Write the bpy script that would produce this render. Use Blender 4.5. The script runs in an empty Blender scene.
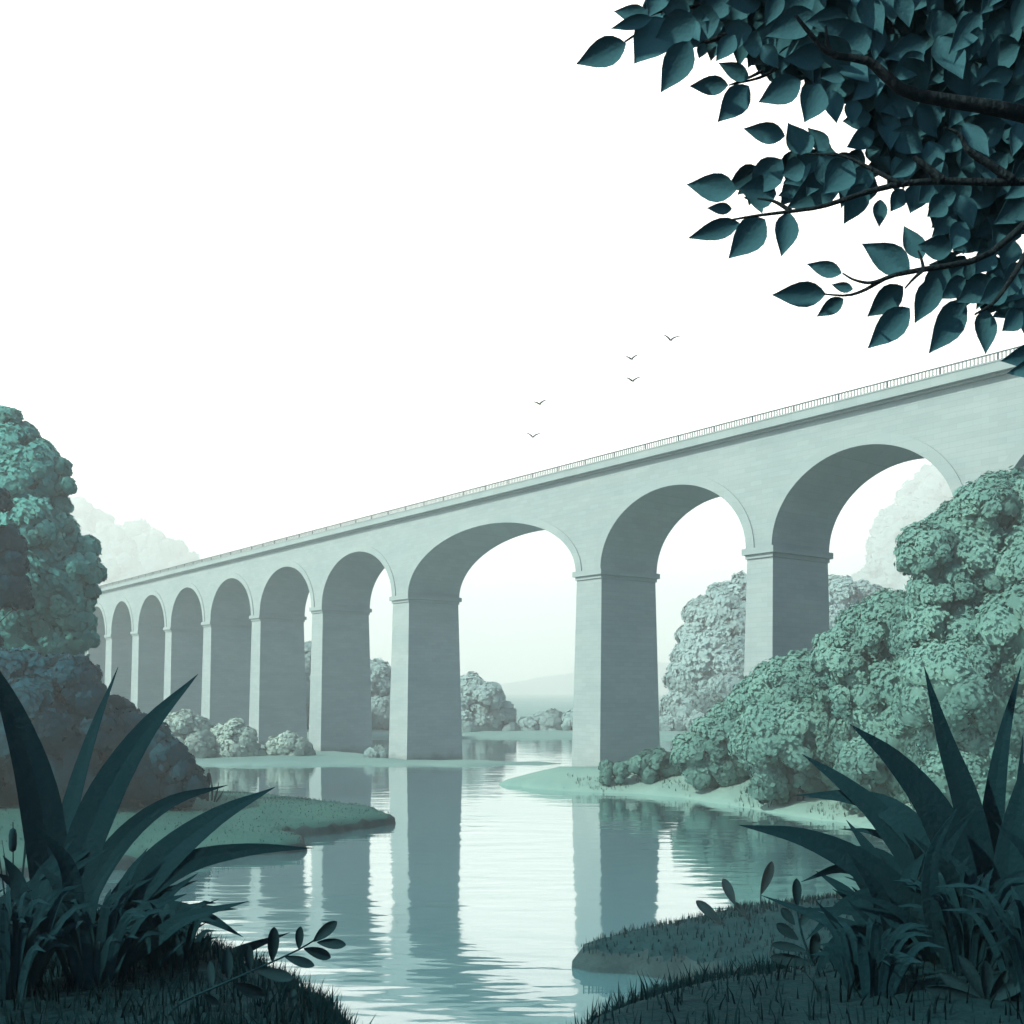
import bpy, bmesh, math, random
import numpy as np
from mathutils import Vector, Matrix, noise as mnoise
from mathutils.geometry import delaunay_2d_cdt

random.seed(7)
RNG = np.random.default_rng(11)
SC = bpy.context.scene
COL = SC.collection
F = 1050.0          # focal length in pixels of the 1024 frame
HZ = 690.0          # row of the horizon
EYE = 10.0          # camera height above the water


def at(x, y, Y):
    """world point seen at photo pixel (x, y) when it stands Y metres ahead"""
    return np.array([(x - 512.0) / F * Y, Y, EYE - (y - HZ) / F * Y])


def on_water(x, y):
    Y = EYE * F / (y - HZ)
    return ((x - 512.0) / F * Y, Y)


# ------------------------------------------------------------------ objects
def link_mesh(name, verts, faces, mat, parent=None, smooth=False):
    me = bpy.data.meshes.new(name)
    me.from_pydata([tuple(map(float, v)) for v in verts], [], faces)
    me.update()
    if smooth:
        me.polygons.foreach_set('use_smooth', [True] * len(me.polygons))
    o = bpy.data.objects.new(name, me)
    COL.objects.link(o)
    if mat:
        me.materials.append(mat)
    if parent:
        o.parent = parent
    return o


def link_polys(name, verts, quads, mat, parent=None, smooth=False):
    """fast path: numpy verts (n,3) and one array (m,k) of equal-sized faces, or a list of such arrays"""
    if not isinstance(quads, list):
        quads = [quads]
    me = bpy.data.meshes.new(name)
    verts = np.asarray(verts, dtype=np.float32)
    me.vertices.add(len(verts))
    me.vertices.foreach_set('co', verts.ravel())
    loops = np.concatenate([q.ravel() for q in quads]).astype(np.int32)
    sizes = np.concatenate([np.full(len(q), q.shape[1], dtype=np.int32) for q in quads])
    starts = np.concatenate([[0], np.cumsum(sizes)[:-1]]).astype(np.int32)
    me.loops.add(len(loops))
    me.loops.foreach_set('vertex_index', loops)
    me.polygons.add(len(sizes))
    me.polygons.foreach_set('loop_start', starts)
    me.polygons.foreach_set('loop_total', sizes)
    me.update(calc_edges=True)
    if smooth:
        me.polygons.foreach_set('use_smooth', [True] * len(me.polygons))
    o = bpy.data.objects.new(name, me)
    COL.objects.link(o)
    if mat:
        me.materials.append(mat)
    if parent:
        o.parent = parent
    return o


def tag(o, label=None, cat=None, group=None, kind=None):
    if label: o['label'] = label
    if cat: o['category'] = cat
    if group: o['group'] = group
    if kind: o['kind'] = kind
    return o


def empty(name, loc=(0, 0, 0), rz=0.0):
    o = bpy.data.objects.new(name, None)
    o.empty_display_size = 0.3
    COL.objects.link(o)
    o.location = [float(v) for v in loc]
    o.rotation_euler = (0, 0, rz)
    return o


# ------------------------------------------------------------------ materials
def mat(name, c1, c2=None, scale=1.0, rough=0.8, spec=0.2, bump=0.0, bscale=8.0, detail=4.0, stretch=(1, 1, 1), trans=0.0):
    m = bpy.data.materials.new(name)
    m.use_nodes = True
    nt = m.node_tree
    b = nt.nodes['Principled BSDF']
    b.inputs['Roughness'].default_value = rough
    b.inputs['Specular IOR Level'].default_value = spec
    c2 = c2 or c1
    tc = nt.nodes.new('ShaderNodeTexCoord')
    mp = nt.nodes.new('ShaderNodeMapping')
    mp.inputs['Scale'].default_value = stretch
    nt.links.new(tc.outputs['Object'], mp.inputs['Vector'])
    n = nt.nodes.new('ShaderNodeTexNoise')
    n.inputs['Scale'].default_value = scale
    n.inputs['Detail'].default_value = detail
    nt.links.new(mp.outputs['Vector'], n.inputs['Vector'])
    r = nt.nodes.new('ShaderNodeValToRGB')
    r.color_ramp.elements[0].position = 0.35
    r.color_ramp.elements[1].position = 0.65
    r.color_ramp.elements[0].color = (*c1, 1)
    r.color_ramp.elements[1].color = (*c2, 1)
    nt.links.new(n.outputs['Fac'], r.inputs['Fac'])
    nt.links.new(r.outputs['Color'], b.inputs['Base Color'])
    if bump:
        n2 = nt.nodes.new('ShaderNodeTexNoise')
        n2.inputs['Scale'].default_value = bscale
        n2.inputs['Detail'].default_value = 6
        nt.links.new(mp.outputs['Vector'], n2.inputs['Vector'])
        bp = nt.nodes.new('ShaderNodeBump')
        bp.inputs['Strength'].default_value = bump
        bp.inputs['Distance'].default_value = 0.1
        nt.links.new(n2.outputs['Fac'], bp.inputs['Height'])
        nt.links.new(bp.outputs['Normal'], b.inputs['Normal'])
    if trans:                     # leaves let light through
        tl = nt.nodes.new('ShaderNodeBsdfTranslucent')
        nt.links.new(r.outputs['Color'], tl.inputs['Color'])
        ms = nt.nodes.new('ShaderNodeMixShader'); ms.inputs['Fac'].default_value = trans
        nt.links.new(b.outputs[0], ms.inputs[1]); nt.links.new(tl.outputs[0], ms.inputs[2])
        nt.links.new(ms.outputs[0], nt.nodes['Material Output'].inputs['Surface'])
    return m


def stone_mat(name, col, mortar, bw=1.3, bh=0.45, var=0.12, bump=0.25):
    m = bpy.data.materials.new(name)
    m.use_nodes = True
    nt = m.node_tree
    L = nt.links.new
    b = nt.nodes['Principled BSDF']
    b.inputs['Roughness'].default_value = 0.9
    b.inputs['Specular IOR Level'].default_value = 0.15
    tc = nt.nodes.new('ShaderNodeTexCoord')
    sx = nt.nodes.new('ShaderNodeSeparateXYZ')
    L(tc.outputs['Object'], sx.inputs[0])
    add = nt.nodes.new('ShaderNodeMath'); add.operation = 'ADD'
    L(sx.outputs['X'], add.inputs[0]); L(sx.outputs['Y'], add.inputs[1])
    cx = nt.nodes.new('ShaderNodeCombineXYZ')
    L(add.outputs[0], cx.inputs['X']); L(sx.outputs['Z'], cx.inputs['Y'])
    br = nt.nodes.new('ShaderNodeTexBrick')
    br.inputs['Scale'].default_value = 1.0
    br.inputs['Brick Width'].default_value = bw
    br.inputs['Row Height'].default_value = bh
    br.inputs['Mortar Size'].default_value = 0.012
    br.inputs['Mortar Smooth'].default_value = 0.4
    lo = [c * (1 - var) for c in col]
    hi = [c * (1 + var) for c in col]
    br.inputs['Color1'].default_value = (*lo, 1)
    br.inputs['Color2'].default_value = (*hi, 1)
    br.inputs['Mortar'].default_value = (*mortar, 1)
    L(cx.outputs[0], br.inputs['Vector'])
    # large weathering patches and streaks
    mp = nt.nodes.new('ShaderNodeMapping')
    mp.inputs['Scale'].default_value = (0.12, 0.12, 0.5)
    L(tc.outputs['Object'], mp.inputs['Vector'])
    n = nt.nodes.new('ShaderNodeTexNoise')
    n.inputs['Scale'].default_value = 1.0
    n.inputs['Detail'].default_value = 7
    n.inputs['Roughness'].default_value = 0.65
    L(mp.outputs[0], n.inputs['Vector'])
    rp = nt.nodes.new('ShaderNodeValToRGB')
    rp.color_ramp.elements[0].position = 0.3
    rp.color_ramp.elements[1].position = 0.7
    rp.color_ramp.elements[0].color = (0.86, 0.89, 0.9, 1)
    rp.color_ramp.elements[1].color = (1.06, 1.04, 1.0, 1)
    L(n.outputs['Fac'], rp.inputs['Fac'])
    mx = nt.nodes.new('ShaderNodeMix'); mx.data_type = 'RGBA'; mx.blend_type = 'MULTIPLY'
    mx.inputs['Factor'].default_value = 1.0
    L(br.outputs['Color'], mx.inputs['A']); L(rp.outputs['Color'], mx.inputs['B'])
    tn = nt.nodes.new('ShaderNodeTexNoise'); tn.inputs['Scale'].default_value = 0.8; tn.inputs['Detail'].default_value = 6
    L(tc.outputs['Object'], tn.inputs['Vector'])
    th = nt.nodes.new('ShaderNodeMath'); th.operation = 'MULTIPLY_ADD'
    L(tn.outputs['Fac'], th.inputs[0]); th.inputs[1].default_value = -1.6; L(sx.outputs['Z'], th.inputs[2])
    tr = nt.nodes.new('ShaderNodeMapRange')
    tr.inputs['From Min'].default_value = -0.4; tr.inputs['From Max'].default_value = 0.5
    tr.inputs['To Min'].default_value = 0.62; tr.inputs['To Max'].default_value = 1.0
    L(th.outputs[0], tr.inputs['Value'])
    tm = nt.nodes.new('ShaderNodeVectorMath'); tm.operation = 'SCALE'
    L(mx.outputs['Result'], tm.inputs[0]); L(tr.outputs[0], tm.inputs['Scale'])
    L(tm.outputs[0], b.inputs['Base Color'])
    bp = nt.nodes.new('ShaderNodeBump')
    bp.inputs['Strength'].default_value = bump
    bp.inputs['Distance'].default_value = 0.04
    n3 = nt.nodes.new('ShaderNodeTexNoise'); n3.inputs['Scale'].default_value = 3; n3.inputs['Detail'].default_value = 6
    L(tc.outputs['Object'], n3.inputs['Vector'])
    ad = nt.nodes.new('ShaderNodeMath'); ad.operation = 'SUBTRACT'
    L(n3.outputs['Fac'], ad.inputs[0]); L(br.outputs['Fac'], ad.inputs[1])
    L(ad.outputs[0], bp.inputs['Height'])
    L(bp.outputs['Normal'], b.inputs['Normal'])
    return m


M = {}
M['stone'] = stone_mat('viaduct_stone', (0.298, 0.40, 0.435), (0.235, 0.32, 0.355), var=0.045)
M['stone_trim'] = stone_mat('dressed_stone', (0.298, 0.402, 0.435), (0.24, 0.325, 0.36), bw=2.2, bh=1.2, var=0.04, bump=0.12)
M['iron'] = mat('railing_iron', (0.06, 0.11, 0.13), (0.08, 0.13, 0.15), 2.0, rough=0.5)
M['rail_pale'] = mat('pale_railing_paint', (0.27, 0.34, 0.35), (0.30, 0.37, 0.38), 2.0, rough=0.6)
M['leaf_pale'] = mat('haze_pale_foliage', (0.33, 0.52, 0.52), (0.41, 0.60, 0.58), 0.35, trans=.22)  # haze partly painted in: leaf colour paled on top of the volume
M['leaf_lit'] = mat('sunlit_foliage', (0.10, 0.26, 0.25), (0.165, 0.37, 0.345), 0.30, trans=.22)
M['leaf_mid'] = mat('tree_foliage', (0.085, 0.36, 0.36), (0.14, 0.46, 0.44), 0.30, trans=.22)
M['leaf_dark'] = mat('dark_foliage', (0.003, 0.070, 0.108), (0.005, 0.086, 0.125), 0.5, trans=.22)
M['leaf_far'] = mat('haze_far_foliage', (0.28, 0.47, 0.51), (0.34, 0.53, 0.56), 0.2, trans=.22)  # paled leaf colour stands in for part of the distance haze
M['bark'] = mat('bark', (0.03, 0.05, 0.055), (0.05, 0.075, 0.08), 3.0, bump=0.4, stretch=(1, 1, 0.3))
M['bark_dark'] = mat('dark_bark', (0.002, 0.010, 0.015), (0.003, 0.014, 0.02), 14.0, bump=0.5, bscale=40, stretch=(1, 1, 0.4))
M['blade'] = mat('shade_dark_blade', (0.0045, 0.026, 0.036), (0.006, 0.031, 0.042), 1.6, rough=0.85, spec=0.04, bump=0.15, bscale=30)  # foreground shade is put into this dark blade colour
M['oval'] = mat('shade_dark_leaf', (0.007, 0.024, 0.031), (0.009, 0.034, 0.044), 2.5, rough=0.85, spec=0.04, bump=0.12, bscale=60)  # leaf colour darkened to carry the foreground shade
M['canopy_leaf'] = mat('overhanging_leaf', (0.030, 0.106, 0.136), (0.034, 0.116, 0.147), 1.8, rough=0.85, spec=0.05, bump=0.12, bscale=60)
M['near_ground'] = mat('shaded_hillside', (0.0040, 0.023, 0.031), (0.0055, 0.028, 0.037), 1.0, rough=0.95, spec=0.05, bump=0.6, bscale=5)  # shade on the slope is painted as a near-black ground colour
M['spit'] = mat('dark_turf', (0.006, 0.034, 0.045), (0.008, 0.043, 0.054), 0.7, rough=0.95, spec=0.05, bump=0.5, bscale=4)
M['bank_green'] = mat('green_turf', (0.024, 0.098, 0.098), (0.037, 0.122, 0.118), 0.25, rough=0.95, spec=0.05, bump=0.4, bscale=3)
M['bank_pale'] = mat('pale_turf', (0.155, 0.305, 0.295), (0.185, 0.335, 0.32), 0.18, rough=0.95, spec=0.05, bump=0.3, bscale=2)
M['soil'] = mat('shade_dark_soil', (0.010, 0.036, 0.046), (0.018, 0.052, 0.062), 1.2, rough=0.8, bump=0.6, bscale=4)  # bank soil, darkened so its colour carries the shade of the cut faces
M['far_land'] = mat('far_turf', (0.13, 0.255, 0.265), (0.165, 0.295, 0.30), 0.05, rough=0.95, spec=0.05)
M['grass_dark'] = mat('dark_grass', (0.004, 0.032, 0.043), (0.006, 0.041, 0.052), 2.0, rough=0.9, spec=0.05, trans=.5)
M['grass_green'] = mat('green_grass', (0.026, 0.10, 0.10), (0.038, 0.125, 0.12), 1.0, rough=0.9, spec=0.05, trans=.5)
M['grass_near'] = mat('shaded_grass', (0.0035, 0.022, 0.030), (0.005, 0.028, 0.037), 2.0, rough=0.9, spec=0.05, trans=.5)  # near grass has its shade painted into the colour
M['grass_mid'] = mat('bank_grass', (0.06, 0.15, 0.14), (0.09, 0.19, 0.17), 1.0, rough=0.9, spec=0.05, trans=.5)
M['bird'] = mat('bird_feathers', (0.01, 0.03, 0.045), (0.015, 0.04, 0.055), 6.0)
M['bed'] = mat('lake_bed', (0.02, 0.06, 0.07), (0.03, 0.075, 0.085), 0.2)
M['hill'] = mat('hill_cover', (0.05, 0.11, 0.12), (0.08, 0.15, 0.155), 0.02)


def water_mat():
    m = bpy.data.materials.new('calm_water')
    m.use_nodes = True
    nt = m.node_tree
    L = nt.links.new
    nt.nodes.remove(nt.nodes['Principled BSDF'])
    out = nt.nodes['Material Output']
    tc = nt.nodes.new('ShaderNodeTexCoord')

    def nz(scale, sx, sy, detail):
        mp = nt.nodes.new('ShaderNodeMapping')
        mp.inputs['Scale'].default_value = (sx, sy, 1)
        L(tc.outputs['Object'], mp.inputs['Vector'])
        n = nt.nodes.new('ShaderNodeTexNoise')
        n.inputs['Scale'].default_value = scale
        n.inputs['Detail'].default_value = detail
        L(mp.outputs[0], n.inputs['Vector'])
        return n
    a = nz(0.42, 0.45, 1.5, 2.0)
    b = nz(2.4, 0.5, 1.3, 2.0)
    # breeze patches: where the water is ruffled and where it lies still
    pz = nz(0.03, 0.6, 1.6, 3.0)
    pr = nt.nodes.new('ShaderNodeMapRange')
    pr.inputs['From Min'].default_value = 0.35; pr.inputs['From Max'].default_value = 0.65
    pr.inputs['To Min'].default_value = 0.45; pr.inputs['To Max'].default_value = 1.3
    L(pz.outputs['Fac'], pr.inputs['Value'])
    bp = nt.nodes.new('ShaderNodeBump'); bp.inputs['Strength'].default_value = 1.0
    bp.inputs['Distance'].default_value = 0.047
    ad = nt.nodes.new('ShaderNodeMath'); ad.operation = 'MULTIPLY_ADD'
    L(b.outputs['Fac'], ad.inputs[0]); ad.inputs[1].default_value = 0.05
    L(a.outputs['Fac'], ad.inputs[2])
    mu = nt.nodes.new('ShaderNodeMath'); mu.operation = 'MULTIPLY'
    L(ad.outputs[0], mu.inputs[0]); L(pr.outputs[0], mu.inputs[1])
    L(mu.outputs[0], bp.inputs['Height'])
    gl = nt.nodes.new('ShaderNodeBsdfGlossy')
    gl.inputs['Color'].default_value = (0.93, 0.97, 0.97, 1)
    gl.inputs['Roughness'].default_value = 0.05
    L(bp.outputs['Normal'], gl.inputs['Normal'])
    df = nt.nodes.new('ShaderNodeBsdfDiffuse')
    df.inputs['Color'].default_value = (0.065, 0.19, 0.23, 1)
    lw = nt.nodes.new('ShaderNodeLayerWeight'); lw.inputs['Blend'].default_value = 0.5
    cr = nt.nodes.new('ShaderNodeMapRange')
    cr.inputs['From Min'].default_value = 0.66; cr.inputs['From Max'].default_value = 0.93
    cr.inputs['To Min'].default_value = 0.26; cr.inputs['To Max'].default_value = 0.95
    L(lw.outputs['Facing'], cr.inputs['Value'])
    mx = nt.nodes.new('ShaderNodeMixShader')
    L(cr.outputs[0], mx.inputs['Fac'])
    L(df.outputs[0], mx.inputs[1]); L(gl.outputs[0], mx.inputs[2])
    L(mx.outputs[0], out.inputs['Surface'])
    return m


M['water'] = water_mat()

# ------------------------------------------------------------------ geometry helpers
_ico = bmesh.new()
bmesh.ops.create_icosphere(_ico, subdivisions=3, radius=1.0)
ICO_V = np.array([v.co[:] for v in _ico.verts])
ICO_F = np.array([[v.index for v in f.verts] for f in _ico.faces])
_ico.free()
_ico = bmesh.new()
bmesh.ops.create_icosphere(_ico, subdivisions=2, radius=1.0)
ICO2_V = np.array([v.co[:] for v in _ico.verts])
ICO2_F = np.array([[v.index for v in f.verts] for f in _ico.faces])
_ico.free()


class Acc:
    """collects vertices and faces into one mesh"""
    def __init__(self):
        self.v, self.f, self.n = [], [], 0

    def add(self, verts, faces):
        verts = [tuple(map(float, p)) for p in verts]
        self.v += verts
        self.f += [tuple(i + self.n for i in f) for f in faces]
        self.n += len(verts)

    def box(self, x0, x1, y0, y1, z0, z1):
        self.add([(x0, y0, z0), (x1, y0, z0), (x1, y1, z0), (x0, y1, z0), (x0, y0, z1), (x1, y0, z1), (x1, y1, z1), (x0, y1, z1)],
                 [(0, 3, 2, 1), (4, 5, 6, 7), (0, 1, 5, 4), (1, 2, 6, 5), (2, 3, 7, 6), (3, 0, 4, 7)])

    def tube(self, pts, radii, sides=8):
        pts = [Vector(map(float, p)) for p in pts]
        rings = []
        ref = Vector((0.3, 0.9, 0.2))
        for i, p in enumerate(pts):
            d = (pts[min(i + 1, len(pts) - 1)] - pts[max(i - 1, 0)]).normalized()
            a = d.cross(ref)
            if a.length < 1e-3: a = d.cross(Vector((1, 0, 0)))
            a.normalize(); b = d.cross(a)
            rings.append([p + (a * math.cos(t) + b * math.sin(t)) * radii[i] for t in (2 * math.pi * k / sides for k in range(sides))])
        vs = [q for r in rings for q in r]
        fs = []
        for i in range(len(rings) - 1):
            for k in range(sides):
                k2 = (k + 1) % sides
                fs.append((i * sides + k, i * sides + k2, (i + 1) * sides + k2, (i + 1) * sides + k))
        fs.append(tuple(range(sides))[::-1])
        fs.append(tuple((len(rings) - 1) * sides + k for k in range(sides)))
        self.add(vs, fs)

    def link(self, name, m, parent=None, smooth=False):
        return link_mesh(name, self.v, self.f, m, parent, smooth)


def spline(pts, n):
    """Catmull-Rom through the points"""
    P = [np.array(p, float) for p in pts]
    P = [2 * P[0] - P[1]] + P + [2 * P[-1] - P[-2]]
    segs = len(P) - 3
    out = []
    for i in range(n):
        t = i / (n - 1) * segs
        k = min(int(t), segs - 1); u = t - k
        a, b, c, d = P[k], P[k + 1], P[k + 2], P[k + 3]
        out.append(0.5 * ((2 * b) + (-a + c) * u + (2 * a - 5 * b + 4 * c - d) * u * u + (-a + 3 * b - 3 * c + d) * u ** 3))
    return out


def unit(v):
    return v / np.maximum(np.linalg.norm(v, axis=-1, keepdims=True), 1e-9)


def crown_mesh(puffs, leaf, subs=26, leaves=46, floor=None, soften=0.3):
    """crown of leaf clumps: puffs = [(centre, radius)], each covered in smaller clumps of small leaf faces round a dark core;
    returns vertices, faces and a normal per vertex that follows the clump, so that each clump catches the light as one soft mass"""
    V, Nn, Fq, Ft, n = [], [], [], [], 0
    mid = np.mean([np.asarray(p) for p, _ in puffs], axis=0)
    subs = int(subs * 1.3); leaves = int(leaves * 1.9); leaf = leaf * 0.88
    for c, R in puffs:
        c = np.asarray(c, float)
        d = ICO_V
        lump = 0.58 + 0.07 * np.sin(d[:, 0] * 5 + c[0]) * np.sin(d[:, 1] * 6 + c[1]) + 0.05 * np.sin(d[:, 2] * 9 + c[2])
        V.append(c + d * (R * lump)[:, None]); Nn.append(unit(d + [0, 0, -0.6])); Ft.append(ICO_F + n); n += len(d)
        dirs = unit(RNG.normal(size=(subs, 3)))
        dirs[:, 2] = np.where(dirs[:, 2] < -0.6, -dirs[:, 2], dirs[:, 2])
        rs = R * RNG.uniform(0.24, 0.44, subs)
        cs = c + dirs * (R * RNG.uniform(0.70, 0.92, subs))[:, None]
        # a solid heart in every small clump
        hd = unit(ICO2_V[None] + RNG.normal(size=(subs, len(ICO2_V), 3)) * 0.10)
        hv = cs[:, None, :] + hd * (rs[:, None] * RNG.uniform(0.84, 0.98, (subs, len(ICO2_V))))[:, :, None]
        hn = unit(hd * (0.62 - soften * 0.5) + dirs[:, None, :] * 0.7 + unit(c - mid + np.array([0, 0, 0.2]) * R) * soften)
        V.append(hv.reshape(-1, 3)); Nn.append(hn.reshape(-1, 3))
        Ft.append((ICO2_F[None] + (np.arange(subs) * len(ICO2_V))[:, None, None]).reshape(-1, 3) + n); n += subs * len(ICO2_V)
        k = leaves
        dl = unit(RNG.normal(size=(subs, k, 3)) + dirs[:, None, :] * 0.8)
        pos = cs[:, None, :] + dl * (rs[:, None] * np.where(RNG.uniform(size=(subs, k)) < 0.38, RNG.uniform(1.03, 1.30, (subs, k)), RNG.uniform(0.95, 1.05, (subs, k))))[:, :, None]
        whole = unit(c - mid + np.array([0, 0, 0.2]) * R)
        soft = unit(dl * (0.48 - soften * 0.45) + dirs[:, None, :] * 0.85 + whole * soften + RNG.normal(size=dl.shape) * 0.05)
        nor = unit(soft * 0.2 + dl * 0.9 + RNG.normal(size=dl.shape) * 0.24)
        soft = unit(soft + RNG.normal(size=dl.shape) * 0.10)
        pos = pos.reshape(-1, 3); nor = nor.reshape(-1, 3); soft = soft.reshape(-1, 3)
        if floor is not None:
            keep = pos[:, 2] > floor
            pos, nor, soft = pos[keep], nor[keep], soft[keep]
        t = unit(np.cross(nor, RNG.normal(size=nor.shape)))
        b = np.cross(nor, t)
        s = leaf * RNG.uniform(0.75, 1.6, len(pos))[:, None]
        q = np.stack([pos + t * s, pos + b * s * 0.7 + nor * s * 0.1, pos - t * s, pos - b * s * 0.7 + nor * s * 0.1], axis=1)
        V.append(q.reshape(-1, 3)); Nn.append(np.repeat(soft, 4, axis=0))
        Fq.append(np.arange(len(pos) * 4).reshape(-1, 4) + n); n += len(pos) * 4
    return np.concatenate(V), [np.concatenate(Ft), np.concatenate(Fq)], np.concatenate(Nn)


def set_normals(o, nn):
    me = o.data
    me.polygons.foreach_set('use_smooth', np.ones(len(me.polygons), dtype=bool))
    me.normals_split_custom_set_from_vertices(np.asarray(nn, dtype=np.float32))


def tree(name, label, cat, px, Y, material, base, group=None, depth=1.0, subs=26, leaves=46, leafpx=2.7, trunk_r=0.3, bark='bark', skirt=1):
    """px = clumps as (x, y, r) in photo pixels; base = (X, Y, Z) foot of the trunk"""
    px = list(px)
    base = np.array(base, float)
    puffs = []
    for (x, y, r) in px:
        R = r * Y / F
        dy = RNG.uniform(-1, 1) * depth * R
        p = at(x, y, Y + dy)
        puffs.append((p, R))
    # fill behind so that the crown has depth from the side as well
    for (p, R) in list(puffs):
        if R > 0.9 and random.random() < 0.6:
            puffs.append((p + np.array([random.uniform(-.3, .3) * R, R * depth * random.uniform(.5, 1.0), -0.25 * R]), R * 0.85))
    # skirt of low clumps so that the foliage meets the ground
    if skirt:
        low = sorted(px, key=lambda q: -q[1])[:max(3, len(px) // 3)]
        for (x, y, r) in low:
            R = r * Y / F * 0.8
            p = at(x, y, Y)
            zc = base[2] + R * 0.55
            while p[2] - R * 0.5 > zc:
                p = p - np.array([0, 0, R * 0.9])
                puffs.append((np.array([p[0], p[1] + random.uniform(-.3, .3) * R, max(p[2], zc)]), R))
    v, f, nn = crown_mesh(puffs, leafpx * Y / F, subs, leaves, floor=base[2] - 0.4, soften=0.65 if material in (M['leaf_far'], M['leaf_pale']) else 0.45)
    root = empty(name, base)
    tag(root, label, cat, group)
    set_normals(link_polys('crown', v - base, f, material, root), nn)
    a = Acc()
    cx = np.mean([p for p, _ in puffs], axis=0)
    top = cx + np.array([0, 0, (max(p[2] for p, _ in puffs) - cx[2]) * 0.6])
    mid = base * 0.5 + np.array([cx[0], cx[1], cx[2]]) * 0.5
    path = spline([base + [0, 0, -0.4], base * 0.75 + mid * 0.25 + [0.1, 0, 0], mid, top], 10)
    a.tube([p - base for p in path], [trunk_r * (1.25 - 1.05 * i / 9) for i in range(10)], 8)
    for p, R in random.sample(puffs, min(7, len(puffs))):
        s = path[random.randint(3, 7)]
        m_ = (s + p) / 2 + np.array([0, 0, 0.1 * np.linalg.norm(p - s)])
        pp = spline([s, m_, p], 6)
        a.tube([q - base for q in pp], [trunk_r * 0.42 * (1 - 0.8 * i / 5) for i in range(6)], 6)
    a.link('trunk', M[bark], root, True)
    return root


def dist_to_poly(P, poly):
    A = np.array(poly); B = np.roll(A, -1, axis=0)
    best = np.full(len(P), 1e9)
    for a, b in zip(A, B):
        ab = b - a
        t = np.clip(((P - a) @ ab) / max(ab @ ab, 1e-9), 0, 1)
        best = np.minimum(best, np.linalg.norm(P - (a + t[:, None] * ab), axis=1))
    return best


def inside(P, poly):
    A = np.array(poly); x, y = P[:, 0], P[:, 1]
    c = np.zeros(len(P), bool)
    j = len(A) - 1
    for i in range(len(A)):
        xi, yi = A[i]; xj, yj = A[j]
        c ^= ((yi > y) != (yj > y)) & (x < (xj - xi) * (y - yi) / (yj - yi + 1e-12) + xi)
        j = i
    return c


def fbm(x, y, s=1.0, o=4):
    return mnoise.fractal(Vector((x * s, y * s, 3.7)), 0.9, 2.1, o)


LAND = {}


def land(name, poly, hfun, m, step=1.0, jag=0.25, label=None, soil=False):
    """a bank standing out of the water: waterline polygon (world XY), hfun(distance from waterline, X, Y) gives its height"""
    P = [np.array(p, float) for p in poly]
    edge = []
    for i in range(len(P)):
        a, b = P[i], P[(i + 1) % len(P)]
        n = max(1, int(np.linalg.norm(b - a) / (step * 0.6)))
        d = b - a; nn = np.array([-d[1], d[0]]) / max(np.linalg.norm(d), 1e-6)
        for k in range(n):
            q = a + d * k / n
            edge.append(q + nn * jag * fbm(q[0], q[1], 0.45))
    edge = np.array(edge)
    lo, hi = edge.min(0), edge.max(0)
    gx, gy = np.meshgrid(np.arange(lo[0], hi[0], step), np.arange(lo[1], hi[1], step))
    G = np.stack([gx.ravel(), gy.ravel()], 1) + RNG.uniform(-.25, .25, (gx.size, 2)) * step
    G = G[inside(G, edge)]
    d = dist_to_poly(G, edge)
    G = G[d > step * 0.3]
    # ring just inside the waterline for the little cut bank
    ring = []
    c = len(edge)
    for i in range(c):
        t = edge[(i + 1) % c] - edge[i - 1]
        nn = np.array([-t[1], t[0]]) / max(np.linalg.norm(t), 1e-6)
        for s in (1, -1):
            q = edge[i] + nn * s * 0.16 * min(1, step)
            ring.append(q)
    ring = np.array(ring)
    ring = ring[inside(ring, edge)]
    allp = np.concatenate([edge, ring, G])
    r = delaunay_2d_cdt([Vector(map(float, p)) for p in allp], [(i, (i + 1) % c) for i in range(c)], [], 1, 1e-4)
    v2 = np.array([p[:] for p in r[0]])
    dd = dist_to_poly(v2, edge)
    z = np.array([(-0.5 if q < 0.02 else hfun(q, x, y)) for q, (x, y) in zip(dd, v2)])
    o = link_mesh(name, np.column_stack([v2, z]), [tuple(f) for f in r[2]], m, None, True)
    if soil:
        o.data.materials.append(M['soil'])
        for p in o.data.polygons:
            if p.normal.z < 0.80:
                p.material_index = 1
    tag(o, label, None, None, 'structure')
    LAND[name] = (edge, hfun)
    return o


def grass(name, label, pts, h, w, m, lean=0.35):
    """grass blades standing at pts (n,3)"""
    n = len(pts)
    pts = np.asarray(pts)
    ang = RNG.uniform(0, 2 * np.pi, n)
    side = np.stack([np.cos(ang), np.sin(ang), np.zeros(n)], 1)
    la = RNG.uniform(0, 2 * np.pi, n)
    H = (RNG.uniform(h[0], h[1], n))[:, None]
    le = np.stack([np.cos(la), np.sin(la), np.zeros(n)], 1) * H * RNG.uniform(0, lean, n)[:, None]
    up = np.array([0, 0, 1.0]) * H
    W = RNG.uniform(w[0], w[1], n)[:, None] * 0.5
    b = pts + np.array([0, 0, -0.04])
    V = np.stack([b - side * W, b + side * W, b + up * .55 + le * .35 + side * W * .75, b + up * .55 + le * .35 - side * W * .75, b + up + le], 1).reshape(-1, 3)
    i = np.arange(n)[:, None] * 5
    o = link_polys(name, V, [i + np.array([[0, 1, 2, 3]]), i + np.array([[3, 2, 4]])], m)
    nn = np.tile(unit(np.array([[0.0, -0.25, 1.0]])), (len(V), 1)) + RNG.normal(size=(len(V), 3)) * 0.12
    set_normals(o, unit(nn))
    tag(o, label, 'grass', None, 'stuff')
    return o


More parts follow.
